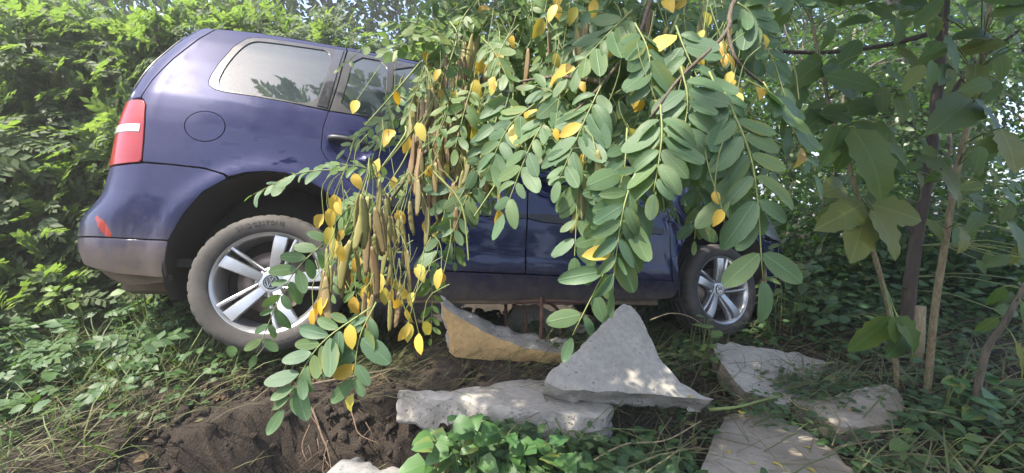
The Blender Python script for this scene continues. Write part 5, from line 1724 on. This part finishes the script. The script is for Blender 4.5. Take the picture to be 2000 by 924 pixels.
# lying stems
P = scatter(2000, .1, 3.2, 1.0, 3.0, lambda x, y: (1 - .85 * bare(x, y)) * (.2 + .8 * dnoise(x, y, 2.0, 70))); n = len(P); a = rng.normal(.2, .9, n)
P[:, 2] += rng.random(n) * .07 + .01
cov.add(*cloud(BLADE, P, np.stack([np.cos(a), np.sin(a), rng.uniform(-.12, .25, n)], -1), rnd(n) * .5 + np.array([0, -.2, 1]), rng.uniform(.15, .42, n), rng.uniform(.35, .6, n)), 1)
# heaped over the joint between the two right-hand slabs
n = 900
c0 = rng.choice(3, n, p=[.5, .3, .2]); cc = np.array([tuple(at(1565, 752, 1.95)), tuple(at(1640, 745, 2.02)), tuple(at(1500, 792, 1.75))])
P = cc[c0] + rng.normal(size=(n, 3)) * np.array([.10, .09, .022])
a = rng.uniform(0, 6.28, n)
cov.add(*cloud(SMALL, P[:620], np.stack([np.cos(a), np.sin(a), rng.uniform(-.4, .4, n)], -1)[:620], rnd(620) * .5 + np.array([0, -.25, 1]), rng.uniform(.02, .05, 620)), 0)
cov.add(*cloud(BLADE, P[620:], np.stack([np.cos(a), np.sin(a), rng.uniform(-.1, .2, n)], -1)[620:], rnd(280) * .5 + np.array([0, -.2, 1]), rng.uniform(.10, .28, 280), .5), 1)
wd = link('ground_weeds', cov.mesh('ground_weeds', [M['weed'], M['straw']])); tag(wd, 'mat of cut weeds and creeping leaves over the bank', 'weeds', kind='stuff')

cov = Cloud()
P = scatter(3800, -1.3, 2.6, 1.25, 2.9, lambda x, y: (1 - .75 * bare(x, y)) * (.15 + .85 * dnoise(x, y, 3.0, 80))); n = len(P); a = rng.uniform(0, 6.28, n)
P[:, 2] += .006
cov.add(*cloud(SMALL, P, np.stack([np.cos(a), np.sin(a), rng.uniform(-.3, .4, n)], -1), rnd(n) * .6 + np.array([0, -.1, 1]), rng.uniform(.02, .055, n)), 0)
P = scatter(1500, -.9, .7, 1.62, 2.5); n = len(P); a = rng.normal(0, .7, n); P[:, 2] += rng.random(n) * .04 + .006
cov.add(*cloud(BLADE, P, np.stack([np.cos(a), np.sin(a), rng.uniform(-.1, .3, n)], -1), rnd(n) * .4 + np.array([0, 0, 1]), rng.uniform(.08, .30, n), .4), 1)
lt = link('leaf_litter', cov.mesh('leaf_litter', [M['litter'], M['straw']])); tag(lt, 'dry leaves and straw strewn on the soil under the car', 'litter', kind='stuff')

# crumbly clods on the dug face
bm = bmesh.new(); bmesh.ops.create_icosphere(bm, subdivisions=2, radius=1); bm.verts.index_update()
ICO = (np.array([v.co[:] for v in bm.verts]), np.array([[v.index for v in f.verts] for f in bm.faces])); bm.free()
cov = Cloud()
P = scatter(1100, -1.35, -.15, 1.2, 1.85, lambda x, y: .1 + .9 * dnoise(x, y, 6, 90)); n = len(P)
for k in range(6):
    q = P[k::6]; v0 = ICO[0] * (1 + .8 * vnoise(ICO[0], 1.6, 91 + k, 3))[:, None]
    sz = .003 + .024 * rng.random(len(q)) ** 4
    cov.add(*cloud((v0, ICO[1]), q, rnd(len(q)), rnd(len(q)), sz))
cl_ = link('soil_clods', cov.mesh('soil_clods', M['soil'])); tag(cl_, 'crumbly brown clods on the dug face of the bank', 'soil', kind='stuff')

# roots hanging from the dug face, and sticks
for q, (pts, r_) in enumerate([([(585, 772, 1.72), (610, 800, 1.66), (628, 850, 1.60), (640, 880, 1.56), (650, 930, 1.52)], .006), ([(672, 765, 1.74), (690, 815, 1.66), (702, 848, 1.62), (745, 868, 1.60)], .0045), ([(640, 860, 1.58), (632, 900, 1.55), (630, 930, 1.52)], .003), ([(560, 760, 1.74), (590, 790, 1.68), (620, 830, 1.62)], .004),
                               ([(700, 745, 1.74), (735, 735, 1.72), (780, 715, 1.74)], .005), ([(520, 830, 1.58), (470, 880, 1.5), (440, 920, 1.44)], .004), ([(605, 830, 1.62), (590, 870, 1.56), (600, 905, 1.52)], .003)]):
    P = [at(*p) for p in pts]
    mb = MB(); mb.tube([p - P[0] for p in curve_pts(P, 16)], [r_ * (1 - .7 * i / 16) for i in range(17)], 6)
    for _ in range(3):
        s_ = P[0].lerp(P[-1], random.uniform(.2, .8)); mb.tube([s_ - P[0], s_ - P[0] + Vector((random.uniform(-.06, .06), -.02, -.04)), s_ - P[0] + Vector((random.uniform(-.09, .09), -.03, -.10))], [r_ * .4, r_ * .3, r_ * .15], 4)
    o = mb.build('root', M['root']); o.location = P[0]
    tag(o, ['thickest torn root running down the middle of the dug soil face', 'slender root right of the thickest one, bending towards the slab', 'hair-thin root end hanging at the bottom of the dug hole', 'short root crossing behind the top of the thickest root',
            'root stub sticking out along the top edge of the dug soil', 'root lying down the left side of the dug hole', 'fine rootlet hanging left of the thickest root'][q], 'root', 'roots hanging from the dug soil')
for lab, pts, r_, mt in [('long bare stick lying along the edge of the dug hole', [(465, 782, 1.66), (540, 765, 1.68), (620, 748, 1.70), (690, 735, 1.72), (760, 722, 1.78)], .008, 'bark_twig'),
                         ('long pale green stalk lying between the pointed slab and the brown slab', [(1385, 800, 1.66), (1440, 795, 1.66), (1485, 783, 1.72), (1540, 770, 1.8)], .007, 'stem_green'),
                         ('dry curved stalk arching over the cut weeds below the pointed slab', [(1150, 905, 1.35), (1220, 868, 1.40), (1300, 860, 1.44), (1370, 822, 1.5)], .004, 'stem_tan'),
                         ('yellowish stalk arching towards the front tyre', [(1270, 625, 2.2), (1310, 612, 2.25), (1350, 620, 2.25), (1390, 648, 2.2)], .004, 'stem_tan'),
                         ('pale stalk looped across the dirty slab on the right', [(1530, 770, 1.76), (1570, 800, 1.7), (1610, 792, 1.72), (1640, 820, 1.68), (1625, 870, 1.55)], .004, 'stem_tan'),
                         ('straight dry stalk leaning on the left bank', [(370, 905, 1.4), (330, 880, 1.5), (230, 780, 1.62), (218, 745, 1.68)], .004, 'stem_tan'),
                         ('green stalk rising from the grass below the rear tyre', [(300, 800, 1.6), (335, 740, 1.66), (385, 660, 1.72), (400, 630, 1.74)], .004, 'stem_green'),
                         ('thin stick lying in the weeds at the bottom right', [(1700, 845, 1.6), (1800, 838, 1.62), (1900, 850, 1.55), (2020, 868, 1.45)], .005, 'stem_tan')]:
    P = [at(*p) for p in pts]
    mb = MB(); mb.tube([p - P[0] for p in curve_pts(P, 14)], [r_ * (1 - .5 * i / 14) for i in range(15)], 7)
    o = mb.build('stalk', M[mt]); o.location = P[0]; tag(o, lab, 'stalk')

# yellow leaves fallen on the slabs
bpy.context.view_layer.update()
dg = bpy.context.evaluated_depsgraph_get()
for px, py, ob_l in [(1445, 806, 'left of two yellow leaves at the far tip of the brown slab'), (1457, 809, 'right of two yellow leaves at the far tip of the brown slab'), (1585, 878, 'yellow leaf near the right edge of the brown slab'), (1475, 906, 'orange yellow leaf in the middle of the brown slab'),
                     (1508, 905, 'yellow leaf just right of the orange one on the brown slab'), (1660, 804, 'yellow leaf lying on the dirty slab on the right'), (1345, 772, 'yellow leaf on the low right tail of the pointed slab'), (1478, 736, 'yellow leaf on the weathered slab by the front wheel'),
                     (1575, 915, 'yellow leaf at the bottom edge of the brown slab'), (1420, 880, 'yellow leaf near the left edge of the brown slab')]:
    hit, loc, nor, *_ = scene.ray_cast(dg, CAM, (at(px, py, 1) - CAM).normalized(), distance=6)
    if not hit: continue
    a = random.uniform(0, 6.28); s_ = random.uniform(.022, .034)
    o = link('fallen_leaf', random.choice(YELM)); o.matrix_world = frame(loc + nor * .004, Vector((math.cos(a), math.sin(a), 0)), nor) @ Matrix.Diagonal((s_, s_, s_ * .6, 1))
    tag(o, ob_l, 'leaf', 'fallen yellow leaves')

# ---------------------------------------------------------------- sunlit haze volume added in place of lens glare
HZ = 0.008
t = NT('veil'); vol = t.n('ShaderNodeVolumePrincipled')
vol.inputs['Color'].default_value = (.95, .96, .93, 1); vol.inputs['Density'].default_value = HZ; vol.inputs['Anisotropy'].default_value = 0.35
t.l(vol.outputs[0], t.out.inputs['Volume'])
mb = MB(); mb.box((0, 0, 5.5), (480, 480, 15)); hz = mb.build('veil', t.m, smooth=False)
tag(hz, 'thin bright haze added in place of the lens glare', 'veil', kind='stuff')
